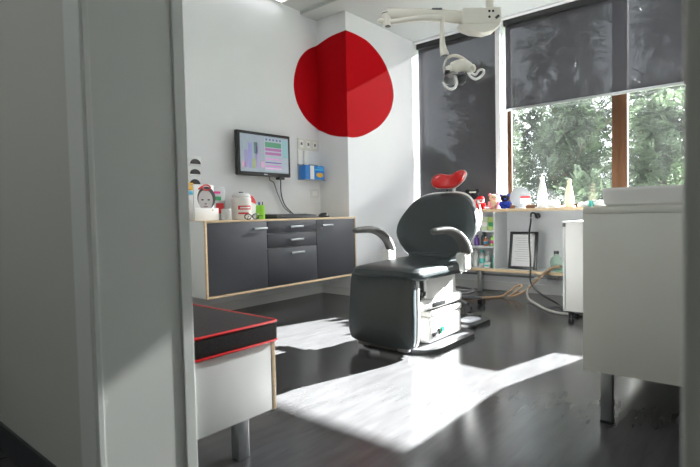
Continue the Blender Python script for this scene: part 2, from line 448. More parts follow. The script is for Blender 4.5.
# ------------------------------------------------------------------ wall cabinet on the left wall
t = thing('wall_cabinet', 'wall-hung charcoal cabinet with pale birch edges under the monitor', 'cabinet', (-3.66, 3.21, 0.238))
Y0, Y1, Z0, Z1, XC = 2.268, 4.147, 0.238, 0.866, -3.4
bm = NB(); box(bm, XL, XC - 0.02, Y0 + 0.002, Y1, Z0 + 0.002, Z1 - 0.002, 0.001); part('carcass', bm, WHITE, t)
bm = NB()
box(bm, XC - 0.02, XC, Y0, Y1, Z1 - 0.016, Z1, 0.001); box(bm, XC - 0.02, XC, Y0, Y1 + 0.02, Z0, Z0 + 0.018, 0.001)
box(bm, XC - 0.02, XC, Y0, Y0 + 0.016, Z0 + 0.018, Z1 - 0.016, 0.001); box(bm, XC - 0.02, XC, Y1 - 0.012, Y1, Z0 + 0.018, Z1 - 0.016, 0.001)
box(bm, XL, XC - 0.02, Y0 + 0.001, Y1, Z1 - 0.002, Z1, 0.0005)
part('edge_trim', bm, BIRCH, t)
def front(name, y0, y1, z0, z1, hy0, hy1, hz):
    bm = NB(); box(bm, XC - 0.019, XC - 0.002, y0, y1, z0, z1, 0.002); d = part(name, bm, CHAR, t)
    bm = NB(); box(bm, XC + 0.018, XC + 0.028, hy0, hy1, hz - 0.009, hz + 0.009, 0.002)
    for y in (hy0 + 0.02, hy1 - 0.02): cyl(bm, (XC - 0.003, y, hz), (XC + 0.02, y, hz), 0.005, 10)
    part('handle', bm, STEEL, d, 'brushed steel bar handle')
front('door', 2.288, 2.903, 0.26, 0.846, 2.74, 2.89, 0.787)
front('drawer', 2.909, 3.535, 0.739, 0.846, 3.17, 3.335, 0.791)
front('drawer', 2.909, 3.535, 0.604, 0.733, 3.17, 3.335, 0.669)
front('drawer', 2.909, 3.535, 0.26, 0.598, 3.17, 3.345, 0.547)
front('door', 3.541, 4.131, 0.26, 0.846, 3.6, 3.76, 0.79)

# ------------------------------------------------------------------ monitor and keyboard, mouse
ZT = 0.866
t = thing('monitor', 'flat black monitor on the left wall showing a coloured appointment screen', 'monitor', (-3.82, 3.245, 1.29))
a = math.radians(0)
bm = NB(); box(bm, -3.845, -3.80, 2.912, 3.583, 1.288, 1.712, 0.006); part('casing', bm, BLACK, t)
bm = NB(); box(bm, -3.799, -3.7965, 2.942, 3.553, 1.325, 1.682); s = part('screen', bm, mat('screen_base', (150, 160, 172), 0.25, emit=0.2), t)
def sq(y0, y1, z0, z1, rgb, off=0.0):
    b = NB(); box(b, -3.7964, -3.7955 + off, y0, y1, z0, z1)
    part('screen_panel', b, mat('screen_colour', rgb, 0.3, emit=0.2), s)
sq(3.235, 3.545, 1.34, 1.668, (158, 166, 178))
sq(3.245, 3.455, 1.575, 1.625, (80, 140, 108), 0.0006)
sq(3.47, 3.54, 1.48, 1.66, (128, 170, 176), 0.0006)
for z in (1.50, 1.54): sq(3.245, 3.455, z, z + 0.026, (164, 96, 154), 0.0006)
for z, c in ((1.452, (206, 130, 190)), (1.418, (120, 90, 160)), (1.384, (200, 110, 184)), (1.36, (220, 170, 210))): sq(3.245, 3.455, z, z + 0.012, c, 0.0006)
for y, z0, z1, c in ((2.985, 1.36, 1.53, (138, 132, 174)), (3.035, 1.36, 1.60, (130, 132, 182)), (3.08, 1.36, 1.45, (150, 160, 110)), (3.105, 1.50, 1.61, (90, 120, 120)), (3.13, 1.36, 1.58, (150, 142, 178)), (3.19, 1.37, 1.43, (196, 150, 180)), (2.962, 1.36, 1.42, (200, 150, 170))): sq(y, y + 0.042, z0, z1, c, 0.0006)
for k in range(5): sq(3.25 + k * 0.045, 3.275 + k * 0.045, 1.64, 1.66, (90, 110, 140), 0.0006)
bm = NB(); box(bm, -3.799, -3.7975, 3.225, 3.27, 1.301, 1.309); part('badge', bm, ALU, t)
bm = NB(); box(bm, XL, -3.905, 3.2, 3.3, 1.44, 1.56, 0.003); box(bm, -3.91, -3.845, 3.225, 3.275, 1.475, 1.525, 0.004); part('wall_bracket', bm, BLACK, t)
bm = NB(); box(bm, -3.86, -3.8, 3.43, 3.5, 1.262, 1.288, 0.003); part('cable_socket', bm, BLACK, t)

bm = NB(); tube(bm, catmull([(-3.83, 3.47, 1.27), (-3.86, 3.5, 1.12), (-3.87, 3.56, 1.0), (-3.8, 3.62, 0.90), (-3.74, 3.61, 0.885)]), 0.006, 8)
single('cable', bm, BLACK, 'thick black cable running straight from the monitor down to the keyboard', 'cable')
bm = NB(); tube(bm, catmull([(-3.85, 3.34, 1.29), (-3.87, 3.36, 1.255), (-3.88, 3.42, 1.235), (-3.88, 3.46, 1.14), (-3.885, 3.55, 0.99), (-3.86, 3.62, 0.92), (-3.85, 3.64, 0.874)]), 0.004, 8)
single('cable', bm, BLACK, 'thin black cable looping out from under the monitor before it drops', 'cable')

t = thing('keyboard', 'black computer keyboard lying on the birch-edged cabinet', 'keyboard', (-3.62, 3.41, ZT))
bm = NB(); box(bm, -3.72, -3.52, 3.13, 3.70, ZT, ZT + 0.022, 0.006); part('case', bm, BLACK, t)
bm = NB()
for r in range(5):
    for c in range(19):
        y = 3.15 + c * 0.0285; x = -3.54 - r * 0.034
        box(bm, x - 0.028, x, y, y + 0.024, ZT + 0.022, ZT + 0.032 + 0.003 * r)
part('keys', bm, DGREY, t, smooth=False)
bm = NB(); box(bm, -3.735, -3.70, 3.13, 3.7, ZT + 0.0, ZT + 0.045, 0.008); part('back_ridge', bm, BLACK, t)

t = thing('computer_mouse', 'small black computer mouse right of the keyboard', 'mouse', (-3.6, 3.86, ZT))
bm = NB(); lathe(bm, [(0.0, 0.05), (0.03, 0.047), (0.055, 0.03), (0.062, 0.01), (0.058, 0)], (0, 0, 0)); bmesh.ops.scale(bm, vec=(0.8, 1.15, 1), verts=bm.verts)
part('body', bm, BLACK, t, local=True)
bm = NB(); cyl(bm, (0.02, -0.004, 0.047), (0.02, 0.004, 0.047), 0.006, 10); part('scroll_wheel', bm, DGREY, t, local=True)

# ------------------------------------------------------------------ things on the cabinet, left to right
# photo stand with a child's black and white portrait
t = thing('photo_frame', 'black and white portrait of a child above a plain white panel', 'picture', (-3.62, 2.43, ZT))
X = -3.6
bm = NB(); box(bm, X - 0.012, X, 2.305, 2.50, ZT, ZT + 0.3, 0.002); part('photo_board', bm, PAPER, t)
bm = NB()
def disc(bm, cy, cz, ry, rz, x0, x1, n=28, a0=0, a1=2 * PI):
    full = abs(a1 - a0 - 2 * PI) < 1e-6
    ang = [a0 + (a1 - a0) * k / n for k in range(n if full else n + 1)]
    A = [bm.verts.new((x1, cy + ry * math.cos(q), cz + rz * math.sin(q))) for q in ang]
    B = [bm.verts.new((x0, cy + ry * math.cos(q), cz + rz * math.sin(q))) for q in ang]
    bm.faces.new(A); bm.faces.new(B)
    for k in range(len(A)): bm.faces.new((A[k], A[(k + 1) % len(A)], B[(k + 1) % len(A)], B[k]))
disc(bm, 2.425, ZT + 0.19, 0.088, 0.095, X, X + 0.0008); p = part('hair_print', bm, PHOTOD, t)
bm = NB(); disc(bm, 2.415, ZT + 0.172, 0.07, 0.085, X + 0.0008, X + 0.0016); part('face_print', bm, SKIN, t)
for y in (2.385, 2.445):
    bm = NB(); disc(bm, y, ZT + 0.175, 0.013, 0.007, X + 0.0016, X + 0.0022, 12); part('eye_print', bm, PHOTOD, t)
bm = NB(); disc(bm, 2.415, ZT + 0.142, 0.012, 0.008, X + 0.0016, X + 0.0022, 12); disc(bm, 2.415, ZT + 0.118, 0.024, 0.006, X + 0.0016, X + 0.0022, 12); part('mouth_print', bm, mat('photo_mid_grey', (120, 112, 112), 0.6), t)
bm = NB(); tube(bm, [(X + 0.003, 2.425 + 0.04 * math.cos(q), ZT + 0.277 + 0.022 * math.sin(q)) for q in [2 * PI * k / 20 for k in range(20)]], 0.0055, 6, True); tube(bm, [(X + 0.003, 2.35, ZT + 0.262), (X + 0.003, 2.385, ZT + 0.285)], 0.007, 6); part('hair_bow_print', bm, REDP, t)
bm = NB(); box(bm, X + 0.002, X + 0.012, 2.302, 2.535, ZT, ZT + 0.105, 0.004); part('white_panel', bm, PAPER, t)
bm = NB(); disc(bm, 2.475, ZT + 0.088, 0.008, 0.004, X + 0.012, X + 0.0125, 12); part('sticker', bm, ORANGE, t)

# brochures on the wall
def brochure(y, z, tag_m, label, half=0.044):
    t = thing('brochure', label, 'card', (-3.89, y, z), 0, 'cards with dark half discs on the left wall')
    bm = NB(); box(bm, XL, XL + 0.012, y - 0.085, y + 0.06, z, z + 0.082, 0.001); part('card', bm, PAPER, t)
    bm = NB(); disc(bm, y, z + 0.012, 0.054, half, XL + 0.012, XL + 0.013, 20, 0, PI); part('half_disc', bm, PHOTOD, t)
    bm = NB()
    if tag_m is not None: box(bm, XL + 0.012, XL + 0.016, y - 0.084, y - 0.02, z + 0.002, z + 0.022); part('tab', bm, tag_m, t)
    else: bm.free()
brochure(2.53, 1.36, None, 'uppermost of three white cards with dark half discs on the left wall')
brochure(2.525, 1.27, None, 'middle of three white cards with dark half discs on the left wall')
brochure(2.52, 1.18, YELLOW, 'lowest white card with a dark half disc and a yellow tab')
t = thing('tab_holder', 'stack of yellow and blue index tabs behind the child portrait', 'tabs', (-3.78, 2.4, ZT))
bm = NB(); box(bm, -3.79, -3.77, 2.33, 2.46, ZT, ZT + 0.27, 0.002); part('backing', bm, PAPER, t)
bm = NB(); box(bm, -3.77, -3.76, 2.335, 2.45, ZT + 0.265, ZT + 0.30, 0.002); part('yellow_tab', bm, YELLOW, t, 'yellow tab')
bm = NB(); box(bm, -3.77, -3.76, 2.335, 2.43, ZT + 0.225, ZT + 0.255, 0.002); part('blue_tab', bm, SKYBLUE, t, 'light blue tab')

t = thing('leaflet_stand', 'clear leaflet stand with pink, green and red blocks beside the portrait', 'stand', (-3.72, 2.6, ZT))
bm = NB(); box(bm, -3.725, -3.72, 2.51, 2.70, ZT, ZT + 0.29, 0.001); box(bm, -3.72, -3.712, 2.51, 2.70, ZT, ZT + 0.004, 0.001); part('panel', bm, FROST, t)
for y0, y1, z0, z1, m, n in ((2.58, 2.65, 0.235, 0.255, PINK, 'pink'), (2.585, 2.655, 0.175, 0.21, GREEN, 'green'), (2.60, 2.68, 0.06, 0.15, REDP, 'red')):
    bm = NB(); box(bm, -3.72, -3.717, y0, y1, ZT + z0, ZT + z1); part('leaflet', bm, m, t, n + ' leaflet')
bm = NB(); lathe(bm, [(0.0, 0), (0.045, 0), (0.05, 0.02), (0.046, 0.09), (0.04, 0.1), (0.038, 0.1), (0.044, 0.09), (0.047, 0.022), (0.042, 0.004), (0, 0.004)], (-3.6, 2.62, ZT))
single('plastic_cup', bm, ACRYL, 'clear plastic cup between the leaflet stand and the white canister', 'cup')

t = thing('canister', 'white round canister with a red label on the cabinet', 'canister', (-3.62, 2.80, ZT))
bm = NB(); lathe(bm, [(0, 0), (0.082, 0), (0.088, 0.008), (0.088, 0.19), (0.078, 0.2), (0, 0.2)], (-3.62, 2.80, ZT), 32); part('body', bm, CWHITE, t)
bm = NB(); lathe(bm, [(0.08, 0.2), (0.084, 0.205), (0.08, 0.225), (0.06, 0.236), (0, 0.238)], (-3.62, 2.80, ZT), 32); part('lid', bm, WHITE, t)
bm = NB(); cyl(bm, (-3.62, 2.80, ZT + 0.236), (-3.62, 2.80, ZT + 0.25), 0.02, 16); part('knob', bm, MGREY, t)
def curved(m, z0, z1, a0, a1, r=0.0886):
    bm = NB(); n = 10; prev = None
    for k in range(n + 1):
        q = a0 + (a1 - a0) * k / n
        cur = [bm.verts.new((-3.62 + r * math.cos(q), 2.80 + r * math.sin(q), ZT + z)) for z in (z0, z1)]
        if prev: bm.faces.new((prev[0], cur[0], cur[1], prev[1]))
        prev = cur
    part('label_print', bm, m, t)
curved(REDP, 0.09, 0.125, -1.0, 0.45); curved(PAPER, 0.1, 0.114, -0.8, 0.3, 0.0889); curved(REDP, 0.05, 0.065, -1.0, 0.1)

def round_stand(loc, r, rz, label, top_red):
    t = thing('display_disc', label, 'ornament', loc, rz)
    bm = NB(); disc(bm, 0, r + 0.012, r, r, -0.02, 0.02, 36); part('disc', bm, DISC if not top_red else CWHITE, t, local=True)
    bm = NB()
    if top_red: disc(bm, 0, r + 0.012, r * 0.99, r * 0.99, 0.0201, 0.022, 24, PI * 0.05, PI * 0.75)
    else:
        box(bm, 0.0201, 0.022, -0.0, r * 0.93, r * 1.02, r * 1.2)
    part('red_label', bm, REDP, t, 'red printed area', local=True)
    if not top_red:
        bm = NB(); box(bm, 0.0201, 0.0215, 0.0, r * 0.9, r * 0.5, r * 1.02); part('white_label', bm, PAPER, t, local=True)
    bm = NB(); box(bm, -0.03, 0.03, -r * 0.5, r * 0.5, 0, 0.014, 0.004); part('foot', bm, WHITE, t, local=True)
round_stand((-3.76, 2.955, ZT), 0.115, 0, 'upright white disc with a red upper segment behind the white canister', True)

t = thing('spectacles', 'black-rimmed spectacles folded open in front of the white canister', 'glasses', (-3.5, 2.84, ZT))
bm = NB()
for y in (2.74, 2.825): tube(bm, [(-3.455, y + 0.036 * math.cos(q), ZT + 0.027 + 0.023 * math.sin(q)) for q in [2 * PI * k / 18 for k in range(18)]], 0.005, 6, True)
tube(bm, [(-3.455, 2.773, ZT + 0.03), (-3.455, 2.7825, ZT + 0.034), (-3.455, 2.792, ZT + 0.03)], 0.004, 6); part('rims', bm, BLACK, t)
for y, d in ((2.756, 0.03), (2.909, -0.03)):
    bm = NB(); tube(bm, [(-3.455, y, ZT + 0.03), (-3.49, y + d * 0.5, ZT + 0.032), (-3.522, y + d, ZT + 0.006)], 0.003, 6); part('temple', bm, BLACK, t)
t = thing('pen_pot', 'lime green pen pot between the canister and the keyboard', 'pen pot', (-3.6, 3.0, ZT))
bm = NB(); lathe(bm, [(0, 0), (0.038, 0), (0.042, 0.01), (0.04, 0.13), (0.036, 0.13), (0.036, 0.012), (0, 0.012)], (-3.6, 3.0, ZT), 24); part('pot', bm, GREENP, t)
for i, (dy, dx, m) in enumerate(((-0.02, 0.005, BLUE), (0.022, 0.0, BLACK), (0.008, -0.02, DGREY))):
    bm = NB(); cyl(bm, (-3.6 + dx * 0.6, 3.0 + dy * 0.6, ZT + 0.014), (-3.6 + dx, 3.0 + dy * 1.3, ZT + 0.16), 0.005, 8)
    single('pen', bm, m, ['blue pen at the left of the green pot', 'black pen leaning right in the green pot', 'dark grey pen at the back of the green pot'][i], 'pen', 'pens in the green pot')

# wall fittings right of the monitor
t = thing('switch_plate', 'white wide three-switch plate right of the monitor', 'switch', (XL, 3.97, 1.62))
bm = NB(); box(bm, XL, XL + 0.012, 3.80, 4.125, 1.612, 1.735, 0.003); part('plate', bm, GREYLAM, t)
for y in (3.85, 3.955, 4.06):
    bm = NB(); box(bm, XL + 0.012, XL + 0.02, y - 0.032, y + 0.032, 1.635, 1.715, 0.004); s = part('switch_panel', bm, CWHITE, t)
    bm = NB(); box(bm, XL + 0.02, XL + 0.026, y - 0.012, y + 0.012, 1.66, 1.69, 0.002); part('rocker', bm, MGREY, s)
t = thing('box_holder', 'clear wall holder with two white upright strips below the switches', 'holder', (XL, 3.98, 1.28))
bm = NB(); box(bm, XL, XL + 0.004, 3.8, 4.12, 1.28, 1.46, 0.001); box(bm, XL + 0.004, XL + 0.12, 3.80, 4.12, 1.276, 1.282, 0.001); part('tray', bm, ACRYL, t)
for y in (3.83, 3.92):
    bm = NB(); box(bm, XL, XL + 0.02, y - 0.03, y + 0.035, 1.45, 1.605, 0.006); part('strip', bm, CWHITE, t)
t = thing('glove_box', 'blue and white glove carton in the wall holder right of the monitor', 'box', (XL + 0.06, 3.98, 1.283))
bm = NB(); box(bm, XL + 0.008, XL + 0.11, 3.815, 4.105, 1.283, 1.435, 0.003); part('carton', bm, BLUE, t)
bm = NB(); box(bm, XL + 0.11, XL + 0.112, 3.885, 3.945, 1.285, 1.433); part('white_stripe', bm, PAPER, t)
bm = NB(); disc(bm, 4.035, 1.335, 0.055, 0.026, XL + 0.11, XL + 0.112, 20); part('yellow_print', bm, YELLOW, t)
bm = NB(); box(bm, XL + 0.11, XL + 0.112, 3.96, 4.09, 1.385, 1.40); box(bm, XL + 0.11, XL + 0.112, 4.0, 4.09, 1.41, 1.42); part('light_print', bm, SKYBLUE, t)
t = thing('wall_socket', 'square white wall socket under the glove carton', 'socket', (XL, 4.05, 1.09))
bm = NB(); box(bm, XL, XL + 0.01, 3.985, 4.125, 1.085, 1.185, 0.003); part('plate', bm, WHITE, t)
bm = NB(); box(bm, XL + 0.01, XL + 0.014, 4.02, 4.09, 1.11, 1.16, 0.002); part('outlet', bm, CWHITE, t)

# ------------------------------------------------------------------ bench
t = thing('bench', 'white box bench with a black red-piped cushion beside the doorway', 'bench', (-2.2, 1.09, 0))
bx1, by0, by1 = -1.445, 0.893, 1.257
bm = NB(); box(bm, -2.9, bx1 - 0.0, by0, by1 - 0.02, 0.157, 0.415, 0.002); part('box_body', bm, BENCHW, t)
bm = NB(); box(bm, -2.9, bx1 + 0.001, by1 - 0.02, by1, 0.155, 0.417, 0.001); part('front_panel', bm, BIRCH, t, 'pale birch front panel')
bm = NB(); box(bm, -2.9, bx1 + 0.012, by0 + 0.003, by1 + 0.012, 0.417, 0.502, 0.02, 4); cu = part('cushion', bm, FAB, t)
for z in (0.424, 0.497):
    x0, x1, y0, y1 = -2.9, bx1 + 0.011, by0 + 0.006, by1 + 0.011
    c = 0.02
    loopp = [(x0, y0, z), (x1 - c, y0, z), (x1 - c * 0.3, y0 + c * 0.3, z), (x1, y0 + c, z), (x1, y1 - c, z), (x1 - c * 0.3, y1 - c * 0.3, z), (x1 - c, y1, z), (x0, y1, z)]
    bm = NB(); tube(bm, loopp, 0.0045, 8, True); part('piping', bm, PIPE, cu, 'red piping')
for x, y in ((-1.495, 1.12), (-2.84, 1.12), (-2.84, 0.94), (-1.7, 0.94)):
    bm = NB(); box(bm, x - 0.022, x + 0.022, y - 0.025, y + 0.025, 0.0, 0.156, 0.003); part('leg', bm, ALU, t)

# ------------------------------------------------------------------ sink cabinet on the right
t = thing('sink_cabinet', 'white freestanding cabinet on steel legs in the right foreground', 'cabinet', (-0.28, 3.2, 0))
sx0, sx1, sy0, sy1 = -0.596, 0.05, 2.24, 4.17
bm = NB(); box(bm, sx0, sx1, sy0, sy1, 0.213, 0.878, 0.002); part('body', bm, GREYLAM, t)
bm = NB(); box(bm, sx0, sx1, sy0, sy1, 0.879, 0.908, 0.002); part('worktop', bm, GREYLAM, t)
for x in (-0.507, -0.02):
    for y in (2.265, 4.1):
        bm = NB(); box(bm, x - 0.022, x + 0.022, y - 0.022, y + 0.022, 0.012, 0.213, 0.002); l = part('leg', bm, STEEL, t)
        bm = NB(); box(bm, x - 0.024, x + 0.024, y - 0.024, y + 0.024, 0, 0.012, 0.002); part('foot', bm, BLACK, l)
t = thing('wash_basin', 'low white rounded wash basin on the right foreground cabinet', 'basin', (-0.26, 2.55, 0.908))
def rrect(x0, x1, y0, y1, r, n=5):
    out = []
    for cx, cy, a in ((x1 - r, y1 - r, 0), (x0 + r, y1 - r, PI / 2), (x0 + r, y0 + r, PI), (x1 - r, y0 + r, 1.5 * PI)):
        for k in range(n + 1): out.append((cx + r * math.cos(a + PI / 2 * k / n), cy + r * math.sin(a + PI / 2 * k / n)))
    return out
bm = NB(); o = rrect(-0.535, 0.03, 2.262, 2.85, 0.05)
loft(bm, o, [(0.95, 0), (0.985, 0.01), (1.0, 0.06), (1.0, 0.07), (0.99, 0.076), (0.93, 0.076), (0.91, 0.068), (0.86, 0.02), (0.5, 0.012)], lambda u, v, d: (u, v, 0.9085 + d))
part('bowl', bm, CWHITE, t)
bm = NB(); cyl(bm, (-0.25, 2.55, 0.9195), (-0.25, 2.55, 0.924), 0.025, 18); part('drain', bm, STEEL, t)

# ------------------------------------------------------------------ window counter, lower shelf, shelf unit
t = thing('window_counter', 'long white counter with birch edge under the windows', 'counter', (-1.4, 5.2, 0))
bm = NB(); box(bm, -2.9, 0.045, 5.012, 5.64, 0.888, 0.9175, 0.001); part('worktop', bm, WHITE, t)
bm = NB(); box(bm, -2.9, 0.045, 5.0, 5.012, 0.888, 0.918, 0.001); part('front_edge', bm, BIRCH, t, 'pale birch front edge')
t = thing('low_shelf', 'long low birch-edged shelf on slim legs below the window counter', 'shelf', (-1.4, 5.2, 0))
bm = NB(); box(bm, -2.9, 0.045, 5.012, 5.337, 0.255, 0.281, 0.001); part('board', bm, WHITE, t)
bm = NB(); box(bm, -2.9, 0.045, 5.0, 5.012, 0.253, 0.2825, 0.001); part('front_edge', bm, BIRCH, t, 'pale birch front edge')
for x in (-2.47, -0.7):
    bm = NB(); box(bm, x - 0.022, x + 0.022, 5.18, 5.225, 0, 0.255, 0.003); part('leg', bm, ALU, t)
t = thing('shelf_unit', 'white open shelf unit with bottles and boxes behind the chair', 'shelf unit', (-2.55, 5.18, 0.282))
for x0, x1 in ((-2.9, -2.882), (-2.228, -2.21)):
    bm = NB(); box(bm, x0, x1, 5.02, 5.345, 0.282, 0.887, 0.001); part('side_panel', bm, WALL, t)
for z in (0.50, 0.672):
    bm = NB(); box(bm, -2.882, -2.228, 5.022, 5.335, z, z + 0.018, 0.001); part('shelf', bm, WALL, t)
bm = NB(); box(bm, -2.882, -2.228, 5.335, 5.345, 0.282, 0.887); part('back_panel', bm, WALL, t)

def carton(x0, x1, y0, y1, z, h, m, label, band=None):
    t = thing('carton', label, 'box', ((x0 + x1) / 2, (y0 + y1) / 2, z), 0, 'cartons on the shelf unit')
    bm = NB(); box(bm, x0, x1, y0, y1, z, z + h, 0.002); part('box_body', bm, m, t)
    if band is not None:
        bm = NB(); box(bm, x0 + 0.004, x1 - 0.004, y0 - 0.001, y0, z + h * 0.3, z + h * 0.6); part('print', bm, band, t)
def bottle(x, y, z, r, h, m, capm, label, band=None, neck=0.45):
    t = thing('bottle', label, 'bottle', (x, y, z), 0, 'bottles on the shelf unit')
    bm = NB(); lathe(bm, [(0, 0), (r * 0.95, 0), (r, 0.006), (r, h * 0.62), (r * 0.85, h * 0.72), (r * neck, h * 0.8), (r * neck, h * 0.86), (0, h * 0.86)], (x, y, z), 18); part('body', bm, m, t)
    bm = NB(); lathe(bm, [(0, h * 0.861), (r * neck * 1.25, h * 0.861), (r * neck * 1.2, h), (0, h)], (x, y, z), 14); part('cap', bm, capm, t)
    if band is not None:
        bm = NB(); lathe(bm, [(r * 1.01, h * 0.2), (r * 1.01, h * 0.5)], (x, y, z), 18); part('label', bm, band, t)
LG = mat('pale_plastic', (206, 208, 206), 0.4, var=0.03)
carton(-2.375, -2.305, 5.05, 5.2, 0.69, 0.145, mat('pale_green_card', (196, 206, 176), 0.6), 'pale green carton on the top shelf of the white unit', PAPER)
carton(-2.298, -2.236, 5.05, 5.2, 0.69, 0.142, OLIVE, 'olive green carton on the top shelf beside the pale one', GREEN)
bottle(-2.465, 5.12, 0.519, 0.028, 0.115, PURPLE, PURPLE, 'purple bottle on the middle shelf behind the armrest')
bottle(-2.415, 5.2, 0.519, 0.032, 0.145, DGREY, BLACK, 'dark grey bottle on the middle shelf beside the purple one')
bottle(-2.345, 5.09, 0.519, 0.021, 0.10, ORANGE, CWHITE, 'small amber dropper bottle with white cap on the middle shelf', SKYBLUE, 0.35)
bottle(-2.268, 5.1, 0.519, 0.024, 0.125, GREENP, CWHITE, 'light green bottle at the right end of the middle shelf', PINK)
bottle(-2.49, 5.14, 0.2825, 0.034, 0.2, LG, MGREY, 'tall pale bottle at the left of the bottom shelf')
bottle(-2.42, 5.16, 0.2825, 0.033, 0.185, CWHITE, TEAL, 'white bottle with teal cap on the bottom shelf', TEAL)
bottle(-2.36, 5.17, 0.2825, 0.03, 0.17, LG, CWHITE, 'pale bottle with white cap in the middle of the bottom shelf')
bottle(-2.258, 5.12, 0.2825, 0.024, 0.185, TEAL, TEAL, 'slim teal bottle at the right end of the bottom shelf', None, 0.4)
carton(-2.345, -2.285, 5.04, 5.12, 0.2825, 0.06, CWHITE, 'small white carton at the front of the bottom shelf', TEAL)

# framed certificate
t = thing('framed_certificate', 'black-framed printed certificate leaning on the wall on the low shelf', 'picture frame', (-1.925, 5.1, 0.282))
fr0, fr1, fz0, fz1 = -2.1, -1.805, 0.0, 0.395
th = math.radians(10)
LEAN = Matrix.Translation((0, 5.105, 0.283)) @ Matrix.Rotation(-th, 4, 'X')
def lean(bm):
    bmesh.ops.transform(bm, matrix=LEAN, verts=bm.verts); return bm
bm = NB(); w = 0.03
for a in ((fr0, fr0 + w, fz0, fz1), (fr1 - w, fr1, fz0, fz1), (fr0 + w, fr1 - w, fz0, fz0 + w), (fr0 + w, fr1 - w, fz1 - w, fz1)): box(bm, a[0], a[1], -0.012, 0.012, a[2], a[3], 0.003)
part('frame', lean(bm), BLACK, t)
bm = NB(); box(bm, fr0 + w, fr1 - w, -0.002, 0.004, w, fz1 - w); part('paper', lean(bm), PAPER, t)
bm = NB()
for k in range(11):
    a = 0.03 + 0.012 * (k % 3); z = fz1 - w - 0.04 - k * 0.024
    box(bm, fr0 + w + a, fr1 - w - 0.03 - 0.02 * (k % 2), -0.0032, -0.002, z, z + 0.005)
part('printed_lines', lean(bm), mat('pale_print', (196, 196, 196), 0.7), t, stuff=False)

# power plug and cords
t = thing('power_plug', 'black plug and socket on the wall above the certificate', 'plug', (-1.87, 5.34, 0.82))
bm = NB(); cyl(bm, (-1.87, 5.35, 0.835), (-1.87, 5.33, 0.835), 0.03, 18); part('socket', bm, DGREY, t)
bm = NB(); cyl(bm, (-1.87, 5.33, 0.835), (-1.855, 5.27, 0.82), 0.02, 14, 0.013); part('plug', bm, BLACK, t)
bm = NB(); tube(bm, catmull([(-1.855, 5.275, 0.825), (-1.87, 5.24, 0.865), (-1.90, 5.23, 0.86), (-1.90, 5.22, 0.78), (-1.87, 5.1, 0.69), (-1.83, 4.98, 0.6), (-1.805, 4.94, 0.42), (-1.79, 4.90, 0.27), (-1.77, 4.87, 0.17), (-1.66, 4.84, 0.08), (-1.5, 4.78, 0.02), (-1.4, 4.62, 0.012), (-1.3, 4.46, 0.012), (-1.2, 4.36, 0.014)]), 0.009, 8)
part('power_cord', bm, BLACK, t)
bm = NB(); tube(bm, catmull([(-2.62, 4.55, 0.012), (-2.42, 4.62, 0.012), (-2.22, 4.75, 0.012), (-2.1, 4.93, 0.012), (-2.02, 4.95, 0.07), (-1.94, 4.97, 0.135), (-1.9, 4.95, 0.12), (-1.98, 4.92, 0.04), (-2.02, 4.9, 0.02), (-1.95, 4.93, 0.035), (-1.85, 4.94, 0.09), (-1.76, 4.925, 0.18), (-1.68, 4.92, 0.26), (-1.6, 4.92, 0.33), (-1.5, 4.88, 0.36)]), 0.011, 8)
single('hose', bm, HOSEB, 'brown hose with a small loop running along the floor below the low shelf', 'hose')
bm = NB(); tube(bm, catmull([(-1.5, 5.01, 0.35), (-1.58, 4.965, 0.32), (-1.7, 4.96, 0.26), (-1.79, 4.955, 0.18), (-1.83, 4.93, 0.1), (-1.80, 4.86, 0.03), (-1.64, 4.66, 0.012), (-1.48, 4.46, 0.012), (-1.34, 4.38, 0.012), (-1.18, 4.43, 0.012)]), 0.011, 8)
single('hose', bm, HOSEG, 'pale grey hose curving down to the floor beside the white trolley', 'hose')
t = thing('flask', 'round green glass flask with dark stopper on the low shelf', 'flask', (-1.61, 5.12, 0.282))
bm = NB(); lathe(bm, [(0, 0), (0.04, 0), (0.055, 0.04), (0.062, 0.09), (0.05, 0.13), (0.025, 0.15), (0.022, 0.175), (0, 0.175)], (-1.61, 5.12, 0.282), 24); part('body', bm, FLASKG, t)
bm = NB(); cyl(bm, (-1.61, 5.12, 0.457), (-1.61, 5.12, 0.485), 0.025, 16); part('stopper', bm, DGREY, t)
bm = NB(); box(bm, -1.6, -1.49, 5.025, 5.05, 0.282, 0.33, 0.008); box(bm, -1.56, -1.49, 5.05, 5.1, 0.282, 0.31, 0.008)
single('cloth', bm, mat('green_cloth', (150, 190, 170), 0.9, var=0.1), 'folded pale green cloth in front of the glass flask', 'cloth')

# white trolley cabinet
t = thing('trolley', 'white trolley cabinet with aluminium edges beside the right foreground cabinet', 'trolley', (-1.02, 4.45, 0))
tx0, tx1, ty0, ty1, tz0, tz1 = -1.272, -0.77, 4.2, 4.7, 0.07, 0.80
bm = NB(); box(bm, tx0 + 0.012, tx1 - 0.012, ty0 + 0.008, ty1 - 0.008, tz0, tz1 - 0.012, 0.002); part('body', bm, CWHITE, t)
for x in (tx0, tx1 - 0.02):
    for y in (ty0, ty1 - 0.02):
        bm = NB(); box(bm, x, x + 0.02, y, y + 0.02, tz0 - 0.005, tz1 - 0.012, 0.005); part('corner_post', bm, LG, t)
bm = NB(); box(bm, tx0, tx1, ty0, ty1, tz1 - 0.012, tz1, 0.004); part('top', bm, CWHITE, t)
for x in (tx0 - 0.002, tx1 - 0.022):
    for y in (ty0 - 0.002, ty1 - 0.022):
        bm = NB(); box(bm, x, x + 0.024, y, y + 0.024, tz1 - 0.045, tz1 - 0.012, 0.006); part('corner_cap', bm, DGREY, t)
